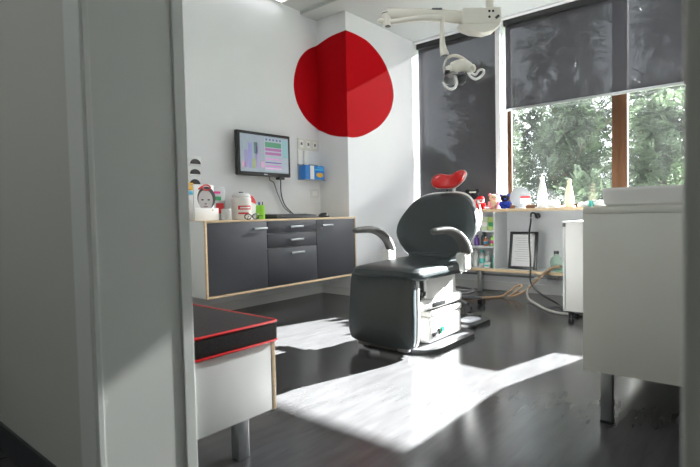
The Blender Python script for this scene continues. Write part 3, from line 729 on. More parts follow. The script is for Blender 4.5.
def castor(x, y, parent, h, r=0.028, rot=0.3):
    bm = NB(); dx, dy = math.cos(rot), math.sin(rot)
    for s in (-0.012, 0.012): cyl(bm, (x + dx * (s - 0.008), y + dy * (s - 0.008), r), (x + dx * (s + 0.008), y + dy * (s + 0.008), r), r, 18)
    c = part('castor', bm, BLACK, parent)
    bm = NB(); cyl(bm, (x, y, r), (x, y, h), 0.008, 10); ball(bm, (x, y, r * 1.5), 0.016, 0.016, 0.016, 10); part('fork', bm, DGREY, c)
    bm = NB(); cyl(bm, (x - dx * 0.022, y - dy * 0.022, r), (x + dx * 0.022, y + dy * 0.022, r), r * 0.45, 12); part('hub', bm, MGREY, c)
for x in (tx0 + 0.05, tx1 - 0.05):
    for y in (ty0 + 0.05, ty1 - 0.05): castor(x, y, t, tz0)

# ------------------------------------------------------------------ ornaments on the window counter
ZW = 0.918
def plush(loc, sc, rz, body, head, extra, label, kind):
    t = thing('plush_toy', label, 'plush toy', loc, rz, 'plush toys on the window counter')
    S = lambda v: v * sc
    bm = NB(); ball(bm, (0, 0, S(0.055)), S(0.055), S(0.05), S(0.055)); part('body', bm, body, t, local=True)
    bm = NB(); ball(bm, (0, -S(0.012), S(0.13)), S(0.052), S(0.048), S(0.046)); part('head', bm, head, t, local=True)
    for s in (-1, 1):
        bm = NB(); ball(bm, (s * S(0.05), -S(0.03), S(0.06)), S(0.02), S(0.02), S(0.035)); part('arm', bm, extra, t, local=True)
        bm = NB(); ball(bm, (s * S(0.035), -S(0.05), S(0.022)), S(0.024), S(0.034), S(0.022)); part('foot', bm, extra, t, local=True)
        if kind != 'hat':
            bm = NB(); ball(bm, (s * S(0.042), 0, S(0.168)), S(0.02), S(0.01), S(0.02)); part('ear', bm, extra if kind == 'bear' else head, t, local=True)
        bm = NB(); ball(bm, (s * S(0.018), -S(0.056), S(0.138)), S(0.006), S(0.004), S(0.006), 8); part('eye', bm, BLACK, t, local=True)
    bm = NB(); ball(bm, (0, -S(0.06), S(0.12)), S(0.018), S(0.012), S(0.012), 10); part('muzzle', bm, extra, t, local=True)
    if kind == 'hat':
        bm = NB(); lathe(bm, [(S(0.056), S(0.145)), (S(0.056), S(0.158)), (S(0.04), S(0.185)), (S(0.012), S(0.2)), (0, S(0.2))], (0, 0, 0), 16); part('hat', bm, body, t, local=True)
    if kind == 'band':
        bm = NB(); box(bm, -S(0.03), S(0.03), -S(0.056), -S(0.045), S(0.15), S(0.163), S(0.003)); part('white_band', bm, PLUSHW, t, 'white band', local=True)
plush((-2.575, 5.25, ZW), 1.25, 0.5, PLUSHP, PLUSHB, PLUSHB, 'large plush toy with black head and pink body by the dark blind', 'band')
plush((-2.435, 5.16, ZW), 0.75, 0.5, PLUSHR, PLUSHW, PLUSHR, 'small red and white plush doll with a red hat on the counter', 'hat')
plush((-2.30, 5.20, ZW), 0.92, 0.5, PLUSHT, PLUSHT, PLUSHP, 'tan plush bear with pink paws on the counter', 'bear')
plush((-2.165, 5.18, ZW), 0.86, 0.5, PLUSHN, PLUSHB, PLUSHN, 'small navy blue and black plush toy left of the round disc', 'bear')
plush((-2.235, 5.34, ZW), 0.62, 0.5, PLUSHR, PLUSHR, PLUSHW, 'smallest red plush toy behind the navy one', 'bear')
round_stand((-2.025, 5.26, ZW), 0.107, -PI / 2 + 0.35, 'upright round clear disc with a red label on the window counter', False)

def figurine(x, y, w, h, m, label, tip):
    t = thing('figurine', label, 'figurine', (x, y, ZW), 0, 'pale figurines on the window counter')
    k = w
    bm = NB(); lathe(bm, [(0, 0.012), (k * 0.9, 0.012), (k * 0.95, h * 0.1), (k, h * 0.35), (k * 0.85, h * 0.45), (k * 0.7, h * 0.6), (k * 0.5, h * 0.75), (k * 0.36, h * 0.82), (k * 0.4, h * 0.86), (k * 0.5, h * 0.89), (k * 0.45, h * 0.93), (0, h * 0.935)], (x, y, ZW), 22); part('body', bm, m, t)
    bm = NB()
    if tip: lathe(bm, [(0, h * 0.93), (k * 0.14, h * 0.93), (k * 0.2, h * 0.96), (k * 0.1, h), (0, h)], (x, y, ZW), 12)
    else: ball(bm, (x, y, ZW + h * 0.95), k * 0.32, k * 0.32, h * 0.05, 12)
    part('finial', bm, m, t)
    bm = NB(); box(bm, x - k * 1.15, x + k * 1.15, y - k * 1.0, y + k * 1.0, ZW, ZW + 0.012, 0.003); part('plinth', bm, m, t)
figurine(-1.792, 5.25, 0.05, 0.345, PLASTER, 'tallest white bottle-shaped figurine on the window counter', True)
figurine(-1.522, 5.25, 0.042, 0.285, BEIGE, 'beige bottle-shaped figurine right of the tallest white one', False)
bm = NB(); box(bm, -1.73, -1.625, 5.2, 5.3, ZW, ZW + 0.075, 0.022, 4)
single('soap_block', bm, PLASTER, 'low rounded white block between the two figurines', 'ornament')
bm = NB(); box(bm, -1.62, -1.572, 5.23, 5.29, ZW, ZW + 0.022, 0.006)
single('small_box', bm, PAPER, 'tiny white box just left of the beige figurine', 'box')
def dental_model(x, y, s, label):
    t = thing('dental_model', label, 'dental model', (x, y, ZW), 0, 'plaster dental models on the window counter')
    arch = [(x + s * 0.07 * math.cos(q), y - s * 0.075 * math.sin(q) + s * 0.03) for q in [PI * k / 12 for k in range(13)]]
    bm = NB(); tube(bm, [(a, b, ZW + 0.022 * s + 0.001) for a, b in arch], 0.022 * s, 10); part('base', bm, PLASTER, t)
    bm = NB()
    for k, (a, b) in enumerate(arch): ball(bm, (a, b, ZW + (0.048 if k % 2 else 0.052) * s), 0.0105 * s, 0.0105 * s, 0.014 * s, 8)
    part('teeth', bm, CWHITE, t)
dental_model(-1.385, 5.27, 0.75, 'white plaster dental model nearest the beige figurine')
dental_model(-1.235, 5.27, 1.1, 'larger white plaster dental model half hidden by the wash basin')
bm = NB(); lathe(bm, [(0, 0), (0.02, 0), (0.02, 0.06), (0, 0.06)], (-1.31, 5.2, ZW), 14)
single('jar', bm, TEAL, 'tiny teal jar between the two plaster dental models', 'jar')

# ------------------------------------------------------------------ dental chair
CX = -1.91
t = thing('dental_chair', 'grey dental chair with red headrest on a white pedestal', 'dental chair', (CX, 3.0, 0))
# floor plate
bm = NB(); o = rrect(-2.2, -1.585, 2.64, 3.36, 0.14, 8)
loft(bm, o, [(1.0, 0), (1.0, 0.016), (0.985, 0.028), (0.5, 0.03)], lambda u, v, d: (u, v, d)); part('floor_plate', bm, DGREY, t)
# pedestal tiers
bm = NB(); box(bm, -2.11, -1.685, 2.79, 3.25, 0.03, 0.205, 0.03, 4); box(bm, -2.11, -1.684, 2.82, 3.25, 0.2, 0.245, 0.015, 3); lo = part('lower_housing', bm, CWHITE, t)
bm = NB(); box(bm, -2.115, -1.78, 2.785, 2.80, 0.19, 0.235, 0.004); box(bm, -2.08, -1.7, 2.80, 3.2, 0.246, 0.258); part('dark_band', bm, DGREY, lo, 'dark grey band')
bm = NB(); tube(bm, [(-1.684, 2.83, 0.19), (-1.682, 3.0, 0.2), (-1.682, 3.13, 0.214), (-1.684, 3.22, 0.222)], 0.004, 8); part('groove', bm, MGREY, lo)
bm = NB(); box(bm, -1.686, -1.676, 2.83, 2.90, 0.075, 0.105, 0.003); box(bm, -1.686, -1.674, 2.9, 2.925, 0.075, 0.12, 0.003); k = part('connector', bm, BLACK, lo, 'black connectors')
bm = NB(); cyl(bm, (-1.686, 2.955, 0.108), (-1.672, 2.955, 0.108), 0.018, 14); cyl(bm, (-1.686, 2.935, 0.085), (-1.672, 2.935, 0.085), 0.01, 12); part('green_knob', bm, mat('green_knob', (10, 160, 110), 0.35), lo, 'green knob')
bm = NB(); box(bm, -2.11, -1.682, 2.715, 3.255, 0.258, 0.325, 0.02, 3); mi = part('middle_housing', bm, CWHITE, t)
bm = NB(); box(bm, -1.69, -1.679, 2.83, 3.0, 0.27, 0.302, 0.002); part('slot', bm, BLACK, mi, 'black slot')
bm = NB(); box(bm, -2.09, -1.70, 2.79, 3.19, 0.325, 0.462, 0.008, 3); up = part('upper_housing', bm, CWHITE, t)
bm = NB(); box(bm, -2.06, -1.72, 2.735, 2.79, 0.326, 0.46, 0.004); box(bm, -1.72, -1.705, 2.74, 2.80, 0.35, 0.38, 0.003); part('lift_arm', bm, BLACK, up, 'black lift arm')
bm = NB(); box(bm, -2.12, -1.68, 2.66, 3.26, 0.462, 0.475, 0.004); cyl(bm, (-1.69, 3.2, 0.468), (-1.66, 3.2, 0.468), 0.012, 12); part('seat_frame', bm, MGREY, t)
# seat cushion: rounded slab, crowned
so = rrect(CX - 0.26, CX + 0.285, 2.54, 3.27, 0.1, 6)
def seat_fr(u, v, d):
    k = (v - 2.545) / 0.725
    return (u, v, 0.475 + d + 0.02 * (1 - ((u - CX) / 0.265) ** 2) - (0.02 * (1 - k) if d > 0.03 else 0))
bm = NB(); loft(bm, so, [(0.5, 0.0), (0.94, -0.004), (0.99, 0.015), (1.0, 0.04), (0.985, 0.068), (0.94, 0.08), (0.75, 0.086), (0.4, 0.082)], seat_fr)
part('seat', bm, LEATHER, t)
bm = NB(); box(bm, CX - 0.19, CX + 0.19, 3.16, 3.36, 0.51, 0.6, 0.03, 4); part('lumbar_joint', bm, LEATHER, t)
# leg rest
lo2 = [(p.x, p.y) for p in catmull([(-0.245, 0.45), (-0.255, 0.3), (-0.265, 0.16), (-0.25, 0.06), (-0.2, 0.02), (0, 0.0), (0.2, 0.0), (0.25, 0.03), (0.258, 0.16), (0.252, 0.3), (0.245, 0.45), (0.2, 0.465), (0, 0.468), (-0.2, 0.465)], 5, True)] if False else [(q.x, q.y) for q in catmull([(-0.245, 0.44, 0), (-0.255, 0.3, 0), (-0.262, 0.16, 0), (-0.25, 0.06, 0), (-0.2, 0.012, 0), (0, 0.0, 0), (0.2, 0.004, 0), (0.25, 0.03, 0), (0.258, 0.16, 0), (0.252, 0.3, 0), (0.245, 0.44, 0), (0.2, 0.465, 0), (0, 0.468, 0), (-0.2, 0.465, 0)], 5, True)]
def leg_fr(u, v, d): return (CX + u, 2.555 + 0.03 * v / 0.47 - d, 0.045 + v)
bm = NB(); loft(bm, lo2, [(0.5, -0.035), (0.97, -0.035), (1.0, -0.02), (1.0, 0.005), (0.985, 0.016), (0.95, 0.022), (0.5, 0.026)], leg_fr); lr = part('leg_rest', bm, LEATHER, t)
bm = NB(); loft(bm, lo2, [(0.6, -0.075), (0.96, -0.075), (0.995, -0.062), (1.003, -0.045), (0.985, -0.036)], leg_fr); part('leg_rest_shell', bm, CWHITE, lr, 'white plastic shell')
bm = NB(); box(bm, CX - 0.2, CX - 0.12, 2.57, 2.61, 0.02, 0.055, 0.008); box(bm, CX + 0.12, CX + 0.2, 2.57, 2.61, 0.02, 0.055, 0.008); part('foot_bumper', bm, MGREY, lr)
# backrest: egg-shaped cushion leaning back, white shell behind
half = [(0.0, -0.015), (0.12, -0.005), (0.215, 0.05), (0.29, 0.13), (0.333, 0.22), (0.33, 0.31), (0.285, 0.40), (0.225, 0.465), (0.14, 0.498), (0.0, 0.503)]
bo = half + [(-u, v) for u, v in half[-2:0:-1]]
bo = [(q.x, q.y) for q in catmull([(u, v, 0) for u, v in bo], 5, True)]
lean_a = math.radians(21)
def back_fr(u, v, d):
    d2 = d + 0.045 * (abs(u) / 0.33) ** 2
    return (CX + u, 3.235 + v * math.sin(lean_a) - d2 * math.cos(lean_a), 0.56 + v * math.cos(lean_a) * 1.035 + 0.0 - d2 * math.sin(lean_a))
bm = NB(); loft(bm, bo, [(0.4, -0.02), (0.95, -0.02), (0.99, 0.0), (1.0, 0.02), (0.985, 0.042), (0.95, 0.052), (0.75, 0.056), (0.4, 0.05), (0.1, 0.046)], back_fr); bk = part('backrest', bm, LEATHER, t)
bm = NB(); loft(bm, bo, [(0.3, -0.07), (0.8, -0.06), (0.96, -0.042), (0.99, -0.03), (0.998, -0.016), (0.99, -0.006), (0.95, -0.015)], back_fr); part('back_shell', bm, CWHITE, bk, 'white plastic back shell')
bm = NB(); tube(bm, catmull([(CX + 0.315, 3.335, 0.76), (CX + 0.325, 3.365, 0.83), (CX + 0.31, 3.39, 0.91), (CX + 0.28, 3.41, 0.97)]), 0.007, 8); part('side_handle', bm, CWHITE, bk)
# headrest
hc = Vector((-1.925, 3.44, 1.142))
ho = [(-0.148, -0.015), (-0.135, 0.035), (-0.085, 0.056), (-0.02, 0.046), (0.03, 0.046), (0.075, 0.072), (0.12, 0.078), (0.148, 0.05), (0.135, 0.0), (0.095, -0.045), (0.04, -0.072), (-0.05, -0.072), (-0.115, -0.062)]
ho = [(q.x * 0.86, q.y * 0.9) for q in catmull([(u, v, 0) for u, v in ho], 6, True)]
hz = math.radians(14)
def head_fr(u, v, d):
    d2 = d + 0.04 * (u / 0.148) ** 2
    x = u * math.cos(hz) + d2 * math.sin(hz); y = u * math.sin(hz) - d2 * math.cos(hz)
    return (hc.x + 0.05 + x, hc.y + y + v * 0.3, hc.z + v)
bm = NB(); loft(bm, ho, [(0.4, -0.02), (0.94, -0.015), (1.0, 0.01), (0.99, 0.035), (0.93, 0.055), (0.78, 0.066), (0.5, 0.066), (0.1, 0.062)], head_fr); hd = part('headrest', bm, REDV, t, 'red kidney-shaped headrest')
bm = NB(); loft(bm, ho, [(0.4, -0.06), (0.85, -0.055), (1.0, -0.03), (1.03, -0.008), (1.015, 0.006), (0.95, -0.01)], head_fr); part('headrest_shell', bm, CWHITE, hd, 'white shell edge')
for x in (-1.91, -1.85):
    bm = NB(); tube(bm, [(x, 3.475, 1.115), (x, 3.465, 1.08), (x, 3.44, 1.02)], 0.011, 10); part('headrest_post', bm, STEEL if x > -1.88 else BLACK, t)
# armrests
def arm(sx, x, yo, label):
    pa = catmull([(x, 2.69 + yo, 0.775), (x, 2.78 + yo, 0.779), (x, 2.9 + yo, 0.776), (x, 3.01 + yo, 0.745), (x, 3.1 + yo, 0.685), (x, 3.155 + yo, 0.605)], 6)
    n = len(pa)
    rr = [0.020 + 0.017 * min(1, i / (n * 0.85)) for i in range(n)]
    rr[0] = 0.012; rr[1] = 0.018
    bm = NB(); tube(bm, pa, rr, 14, flat=0.95, up=(1, 0, 0)); a = part('armrest', bm, ARMPAD, t)
    bm = NB(); xo = x + sx * 0.012
    tube(bm, [(p.x + sx * rr[i] * 0.8, p.y + 0.008, p.z + 0.010) for i, p in enumerate(pa)][2:], [r * 0.38 for r in rr[2:]], 10); part('armrest_trim', bm, CWHITE, a, 'white plastic trim')
    bm = NB(); box(bm, x - 0.04, x + 0.03, 3.07 + yo, 3.175 + yo, 0.488, 0.612, 0.018, 4); part('armrest_mount', bm, CWHITE, a, 'white mounting block')
    bm = NB(); box(bm, min(x, CX + sx * 0.2), max(x, CX + sx * 0.2), 3.1 + yo, 3.17 + yo, 0.476, 0.506, 0.006); part('armrest_bracket', bm, CWHITE, a)
arm(1, -1.615, 0.03, 'r'); arm(-1, -2.295, 0.085, 'l')

# foot pedal
t = thing('foot_pedal', 'grey foot pedal with white pad on the floor beside the chair plate', 'pedal', (-1.79, 3.63, 0), 0.0)
bm = NB(); o = rrect(-1.9, -1.69, 3.44, 3.78, 0.05, 5); loft(bm, o, [(1, 0), (1, 0.018), (0.96, 0.03), (0.4, 0.034)], lambda u, v, d: (u, v, d)); part('base', bm, BLACK, t)
bm = NB(); o = rrect(-1.865, -1.735, 3.52, 3.71, 0.06, 6); loft(bm, o, [(1, 0.031), (0.98, 0.04), (0.85, 0.048), (0.3, 0.051)], lambda u, v, d: (u, v, d)); part('pad', bm, mat('pale_grey_plastic', (150, 152, 158), 0.4), t, 'pale grey pad')
bm = NB(); tube(bm, catmull([(-1.79, 3.80, 0.012), (-1.85, 3.9, 0.009), (-2.0, 3.88, 0.009), (-2.05, 3.6, 0.009), (-2.02, 3.37, 0.012)]), 0.008, 8)
part('cord', bm, BLACK, t)

# stool behind the chair
SX, SY = -2.3, 4.2
t = thing('stool', 'low wheeled stool with a dark foot ring behind the dental chair', 'stool', (SX, SY, 0))
bm = NB(); lathe(bm, [(0, 0.40), (0.155, 0.40), (0.17, 0.415), (0.17, 0.445), (0.15, 0.465), (0, 0.47)], (SX, SY, 0), 30); part('seat', bm, LEATHER, t)
bm = NB(); cyl(bm, (SX, SY, 0.06), (SX, SY, 0.40), 0.024, 16); part('column', bm, ALU, t)
bm = NB(); tube(bm, [(SX + 0.22 * math.cos(2 * PI * k / 36), SY + 0.22 * math.sin(2 * PI * k / 36), 0.155) for k in range(36)], 0.012, 10, True)
for k in range(3): tube(bm, [(SX, SY, 0.155), (SX + 0.22 * math.cos(2.1 * k + 0.5), SY + 0.22 * math.sin(2.1 * k + 0.5), 0.155)], 0.008, 8)
part('foot_ring', bm, DGREY, t)
for k in range(5):
    q = math.radians(-30 + 72 * k); ex, ey = SX + 0.3 * math.cos(q), SY + 0.3 * math.sin(q)
    bm = NB(); tube(bm, [(SX, SY, 0.095), ((SX + ex) / 2, (SY + ey) / 2, 0.085), (ex, ey, 0.07)], [0.026, 0.022, 0.018], 10, flat=0.7); l = part('leg', bm, DGREY, t)
    bm = NB()
    for s in (-0.014, 0.014): cyl(bm, (ex - math.sin(q + 0.6) * (s - 0.009), ey + math.cos(q + 0.6) * (s - 0.009), 0.031), (ex - math.sin(q + 0.6) * (s + 0.009), ey + math.cos(q + 0.6) * (s + 0.009), 0.031), 0.031, 18)
    part('castor', bm, BLACK, l)

# ------------------------------------------------------------------ ceiling-hung dental light
PX = 0.0075
rz = math.atan2(0.642, 0.766)
LO = (-1.85, 3.31, 0)
t = thing('dental_light', 'cream overhead dental light with jointed arms hung from the ceiling', 'dental light', LO, rz)
# local frame: x along the image-right direction, y away from the camera, z world height
zh = lambda py: 0.9 + (207.6 - py) * PX            # height of a point on the lamp's plane
xl = lambda px: (px - 442.7) * PX
PXL = xl(490)
bm = NB(); cyl(bm, (PXL, 0, zh(11)), (PXL, 0, ZB + 0.0), 0.031, 20); part('ceiling_pole', bm, CREAM, t, local=True)
bm = NB(); lathe(bm, [(0, ZB - 0.05), (0.06, ZB - 0.05), (0.085, ZB - 0.001), (0, ZB - 0.001)], (PXL, 0, 0), 24); part('ceiling_rose', bm, CREAM, t, local=True)
bm = NB(); box(bm, xl(461), xl(499), -0.06, 0.06, zh(26), zh(10.5), 0.012, 3); br = part('bracket', bm, CREAM, t, local=True)
def lpart(n, bm, m, par, lab=None):
    # bm given in the light's local frame; parent may be nested
    bmesh.ops.transform(bm, matrix=WM[t], verts=bm.verts); return part(n, bm, m, par, lab)
bm = NB()
for px, py in ((487, 14.5), (490.5, 14.5), (487, 20)): cyl(bm, (xl(px), -0.062, zh(py)), (xl(px), -0.058, zh(py)), 0.009, 14)
tube(bm, [(xl(493), -0.062, zh(21.5)), (xl(496), -0.062, zh(19))], 0.01, 10); lpart('screw_holes', bm, BLACK, br, 'black holes')
bm = NB()
o = [(xl(458), zh(26)), (xl(461), zh(29.5)), (xl(470), zh(33)), (xl(483), zh(34.5)), (xl(492), zh(32)), (xl(499), zh(26))]
loft(bm, o, [(0.96, -0.05), (1.0, -0.04), (1.0, 0.04), (0.96, 0.05)], lambda u, v, d: (u, d, v)); part('cover', bm, CREAM, t, local=True)
bm = NB(); tube(bm, [(xl(462), 0, zh(17.0)), (xl(425), -0.01, zh(14.5)), (xl(388), -0.02, zh(13.5))], [0.036, 0.036, 0.034], 14, flat=1.25); part('upper_arm', bm, CREAM, t, local=True)
bm = NB(); box(bm, xl(432), xl(442), -0.04, 0.04, zh(10.5), zh(9), 0.004); cyl(bm, (xl(437.5), -0.01, zh(12)), (xl(437.5), -0.01, zh(9)), 0.013, 12); part('knob', bm, MGREY, t, local=True)
bm = NB(); cyl(bm, (xl(388), -0.02, zh(11)), (xl(388), -0.02, zh(25)), 0.032, 18); ball(bm, (xl(383), -0.02, zh(20)), 0.035, 0.03, 0.02); el = part('elbow', bm, CREAM, t, local=True)
bm = NB(); cyl(bm, (xl(388), -0.02, zh(12.6)), (xl(388), -0.02, zh(13.4)), 0.034, 18); cyl(bm, (xl(389), -0.02, zh(24.6)), (xl(389), -0.02, zh(25.4)), 0.022, 18); lpart('joint_ring', bm, DGREY, el, 'dark joint ring')
bm = NB(); tube(bm, catmull([(xl(389), -0.02, zh(21.5)), (xl(405), -0.05, zh(21)), (xl(425), -0.06, zh(19.5)), (xl(441.5), -0.05, zh(19.5))], 4), 0.02, 12); part('lower_arm', bm, CREAM, t, local=True)
bm = NB(); tube(bm, [(xl(441.2), -0.05, zh(18)), (xl(441.2), -0.05, zh(35)), (xl(441.4), -0.05, zh(44)), (xl(442.2), -0.05, zh(50)), (xl(443.6), -0.05, zh(55.5))], [0.017, 0.017, 0.021, 0.026, 0.034], 16); dp = part('drop_post', bm, CREAM, t, local=True)
bm = NB(); cyl(bm, (xl(443), -0.05, zh(55.5)), (xl(443), -0.05, zh(57)), 0.026, 16); lpart('joint_ring', bm, MGREY, dp, 'grey joint ring')
bm = NB(); tube(bm, catmull([(xl(443.2), -0.05, zh(73)), (xl(442.6), -0.05, zh(66)), (xl(445), -0.05, zh(59.5)), (xl(450), -0.05, zh(56.2)), (xl(457), -0.05, zh(56.8)), (xl(464), -0.05, zh(61)), (xl(470), -0.05, zh(67))], 6), [0.007] * 14 + [0.012] * 23, 10); part('yoke', bm, CREAM, t, local=True)
bm = NB(); ball(bm, (xl(470.5), -0.05, zh(68.5)), 0.024, 0.03, 0.03); part('pivot', bm, CREAM, t, local=True)
# head shell: arched bar with reflector beneath
bm = NB(); tube(bm, catmull([(xl(445), -0.05, zh(71)), (xl(450), -0.06, zh(69)), (xl(456), -0.06, zh(66.5)), (xl(462), -0.06, zh(66)), (xl(467), -0.05, zh(69)), (xl(469.5), -0.05, zh(73))], 5), [0.012] + [0.026] * 5 + [0.034] * 14 + [0.022] * 6, 14, flat=1.3); hdl = part('lamp_head', bm, CREAM, t, local=True)
bm = NB(); box(bm, xl(443), xl(447.5), -0.085, -0.03, zh(74), zh(71), 0.004); lpart('black_cap', bm, BLACK, hdl, 'black cap')
bm = NB(); lathe(bm, [(0, 0), (0.03, 0.0), (0.055, 0.03), (0.062, 0.05), (0.056, 0.05), (0.03, 0.012), (0, 0.012)], (0, 0, 0), 22); bmesh.ops.transform(bm, matrix=Matrix.Translation((xl(450), -0.03, zh(73))) @ Matrix.Rotation(math.radians(150), 4, 'X') @ Matrix.Rotation(math.radians(0), 4, 'Y'), verts=bm.verts); lpart('reflector', bm, STEEL, hdl, 'shiny reflector')
bm = NB(); box(bm, xl(455), xl(463.5), -0.08, 0.02, zh(83), zh(74), 0.015, 3); lpart('lamp_back', bm, DGREY, hdl, 'dark grey lamp housing')
bm = NB(); tube(bm, catmull([(xl(452), -0.07, zh(76)), (xl(453.5), -0.1, zh(83)), (xl(451), -0.12, zh(89)), (xl(446), -0.12, zh(90.5)), (xl(441.5), -0.12, zh(87)), (xl(439.5), -0.12, zh(83.5))], 6), 0.010, 10); part('handle', bm, CWHITE, t, local=True)
bm = NB(); tube(bm, catmull([(xl(466), -0.07, zh(74)), (xl(467), -0.1, zh(78.5)), (xl(471), -0.12, zh(81.5)), (xl(476), -0.12, zh(79)), (xl(479), -0.12, zh(75)), (xl(477.5), -0.12, zh(72.5)), (xl(474), -0.12, zh(73.5)), (xl(471.5), -0.1, zh(76.5)), (xl(468), -0.08, zh(74))], 6), 0.009, 10); part('handle', bm, CWHITE, t, local=True)

# ------------------------------------------------------------------ garden outside
gnd = struct('ground_garden', box(NB(), -30, 20, 5.76, 40, -0.5, -0.4), GRASS)
def foliage_mesh(name, m, n, rx, ry, z0, z1, ll, lw, seed):
    rnd = random.Random(seed); V = []; F = []
    H = z1 - z0
    clumps = []
    for k in range(46):
        a = rnd.uniform(0, 2 * PI); h = rnd.random()
        prof = math.sin(PI * min(0.97, (0.12 + 0.86 * h))) ** 0.55
        r = (0.35 + 0.65 * math.sqrt(rnd.random())) * prof
        clumps.append((Vector((rx * r * math.cos(a), ry * r * math.sin(a), z0 + H * h)), rnd.uniform(0.35, 0.75)))
    for k in range(n):
        c, s = rnd.choice(clumps)
        d = Vector((rnd.gauss(0, 1), rnd.gauss(0, 1), rnd.gauss(0, 0.8))); d.normalize()
        p = c + d * s * (rnd.random() ** 0.4)
        # a drooping frond: spine with paired leaflets
        dirv = (d * 0.8 + Vector((rnd.uniform(-.5, .5), rnd.uniform(-.5, .5), rnd.uniform(-0.75, 0.35)))).normalized()
        side = dirv.cross(Vector((rnd.uniform(-.4, .4), rnd.uniform(-.4, .4), 1))).normalized()
        L = ll * rnd.uniform(0.6, 1.3)
        for j in range(5):
            q = p + dirv * L * (j / 5.0) - Vector((0, 0, 0.05 * L * j * j / 5))
            for sg in (-1, 1):
                e = (dirv * 0.7 + side * sg).normalized() * L * 0.42 * (1 - j * 0.1)
                w = dirv.cross(e).cross(e).normalized() * lw * 0.5
                i = len(V)
                V.extend([q, q + e * 0.5 + w, q + e, q + e * 0.5 - w]); F.append((i, i + 1, i + 2, i + 3))
    me = bpy.data.meshes.new(name); me.from_pydata([tuple(v) for v in V], [], F); me.materials.append(m)
    return me
FM = [foliage_mesh('foliage', LEAF1, 2600, 0.8, 0.75, 0.5, 6.0, 0.30, 0.055, 3), foliage_mesh('foliage', LEAF2, 2200, 0.9, 0.9, 0.3, 4.6, 0.40, 0.07, 5), foliage_mesh('foliage', LEAF2, 1800, 0.8, 0.7, 0.1, 2.1, 0.34, 0.07, 9)]
def trunk_mesh(h, seed):
    rnd = random.Random(seed); bm = NB()
    tube(bm, catmull([(0, 0, -0.4), (0.05, 0.02, h * 0.3), (-0.06, 0.05, h * 0.6), (0.04, 0, h * 0.92)], 4), [0.13 - 0.008 * i for i in range(13)], 10)
    for k in range(9):
        a = rnd.uniform(0, 2 * PI); z = h * rnd.uniform(0.25, 0.8)
        tube(bm, catmull([(0, 0, z), (0.5 * math.cos(a), 0.5 * math.sin(a), z + 0.3), (1.0 * math.cos(a), 1.0 * math.sin(a), z + 0.75)], 3), [0.05 - 0.006 * i for i in range(7)], 6)
    me = bpy.data.meshes.new('trunk'); bm.to_mesh(me); bm.free(); me.materials.append(BARK)
    return me
TM = [trunk_mesh(5.6, 1), trunk_mesh(4.2, 2), trunk_mesh(1.4, 3)]
def tree(kind, name, x, y, s, rot, label, cat, sz=1.0, group=None):
    o = thing(name, label, cat, (x, y, 0), rot, group); o.scale = (s, s, s * sz)
    for nm, me in (('foliage', FM[kind]), ('trunk', TM[kind])):
        c = bpy.data.objects.new(nm, me); COL.objects.link(c); c.parent = o
G = 'trees outside the windows'
tree(0, 'tree', -6.25, 13.4, 1.0, 0.4, 'dark tree seen through the tall left blind', 'tree', 0.78, G)
tree(0, 'tree', -3.65, 12.6, 1.05, 1.3, 'tallest dark tree behind the left pane of the right window', 'tree', 0.97, G)
tree(0, 'tree', -1.75, 14.8, 1.0, 5.2, 'tall dark tree behind the brown mullion and right pane', 'tree', 1.0, G)
tree(0, 'tree', -8.8, 19.5, 0.95, 3.9, 'dark tree far behind the post between the two windows', 'tree', 0.7, G)
tree(0, 'tree', -6.7, 16.2, 0.8, 5.5, 'small dark tree at the left edge of the open view', 'tree', 1.05, G)
tree(0, 'tree', -3.0, 18.4, 1.0, 2.2, 'farthest dark tree, seen in the gap left of the brown mullion', 'tree', 0.8, G)
tree(0, 'tree', -8.9, 14.6, 0.95, 2.6, 'low dark tree at the left edge of the tall blind', 'tree', 0.42, G)
tree(1, 'tree', -4.35, 9.6, 0.5, 2.7, 'lighter green small tree near the left edge of the open view', 'tree', 1.1, G)
tree(1, 'tree', -2.85, 9.9, 0.5, 0.2, 'lighter green small tree in the centre of the left pane', 'tree', 1.2, G)
tree(1, 'tree', -1.35, 9.7, 0.48, 4.4, 'lighter green small tree in the right pane', 'tree', 1.15, G)
tree(1, 'tree', -6.0, 10.0, 0.5, 1.1, 'lighter green small tree low behind the tall left blind', 'tree', 0.95, G)
H = 'shrubs outside the windows'
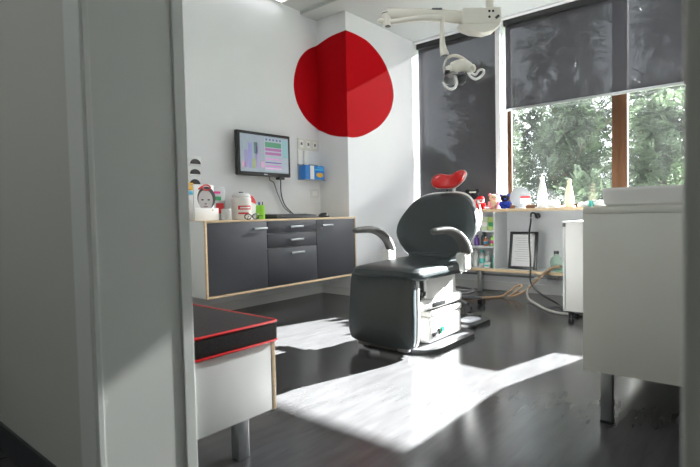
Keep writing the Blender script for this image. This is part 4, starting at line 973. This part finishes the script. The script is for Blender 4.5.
for i, (x, y, s, r) in enumerate(((-3.35, 7.6, 0.5, 0.3), (-1.95, 7.7, 0.48, 1.9), (-0.45, 7.7, 0.46, 3.0), (1.1, 8.1, 0.5, 4.1), (-4.8, 7.7, 0.5, 5.0))):
    tree(2, 'shrub', x, y, s, r, ['shrub behind the plush toys and the round disc', 'shrub behind the beige figurine', 'shrub behind the right pane above the wash basin', 'shrub outside at the right end of the windows', 'shrub outside below the tall blind'][i], 'shrub', 1.15, H)

# ------------------------------------------------------------------ light
w = bpy.data.worlds.new('sky'); SC.world = w; w.use_nodes = True
bg = w.node_tree.nodes['Background']
bg.inputs['Color'].default_value = (0.86, 0.93, 1.0, 1); bg.inputs['Strength'].default_value = 3.3
sun = bpy.data.lights.new('sun', 'SUN'); sun.energy = 111; sun.angle = math.radians(0.7); sun.color = (1.0, 1.0, 1.0)
so_ = bpy.data.objects.new('sun', sun); COL.objects.link(so_)
sd = Vector((-0.24, -1.0, -0.505)).normalized()
so_.rotation_euler = sd.to_track_quat('-Z', 'Y').to_euler(); so_.location = (3, 14, 8)

# ------------------------------------------------------------------ camera
cam = bpy.data.cameras.new('camera'); co = bpy.data.objects.new('camera', cam); COL.objects.link(co)
cam.sensor_width = 36; cam.sensor_fit = 'HORIZONTAL'; cam.lens = 496.6 / 700 * 36
cam.clip_start = 0.02; cam.clip_end = 200
R = Matrix(((0.766052458741271, -0.009709071217907976, 0.6427047256653236), (0.6424417004706102, 0.043907886003387034, -0.7650756557642807), (-0.020791631799448113, 0.9989884040782451, 0.03987325625424914)))
co.matrix_world = Matrix.Translation((0, 0, 0.9)) @ R.to_4x4()
cam.dof.use_dof = True; cam.dof.focus_distance = 4.0; cam.dof.aperture_fstop = 3.2
SC.camera = co

SC.view_settings.view_transform = 'Standard'; SC.view_settings.look = 'None'
SC.view_settings.gamma = 1; SC.view_settings.use_curve_mapping = False
SC.view_settings.exposure = 0.3
SC.cycles.use_denoising = True
SC.cycles.max_bounces = 10; SC.cycles.diffuse_bounces = 6; SC.cycles.glossy_bounces = 4; SC.cycles.transparent_max_bounces = 12
SC.cycles.sample_clamp_indirect = 6
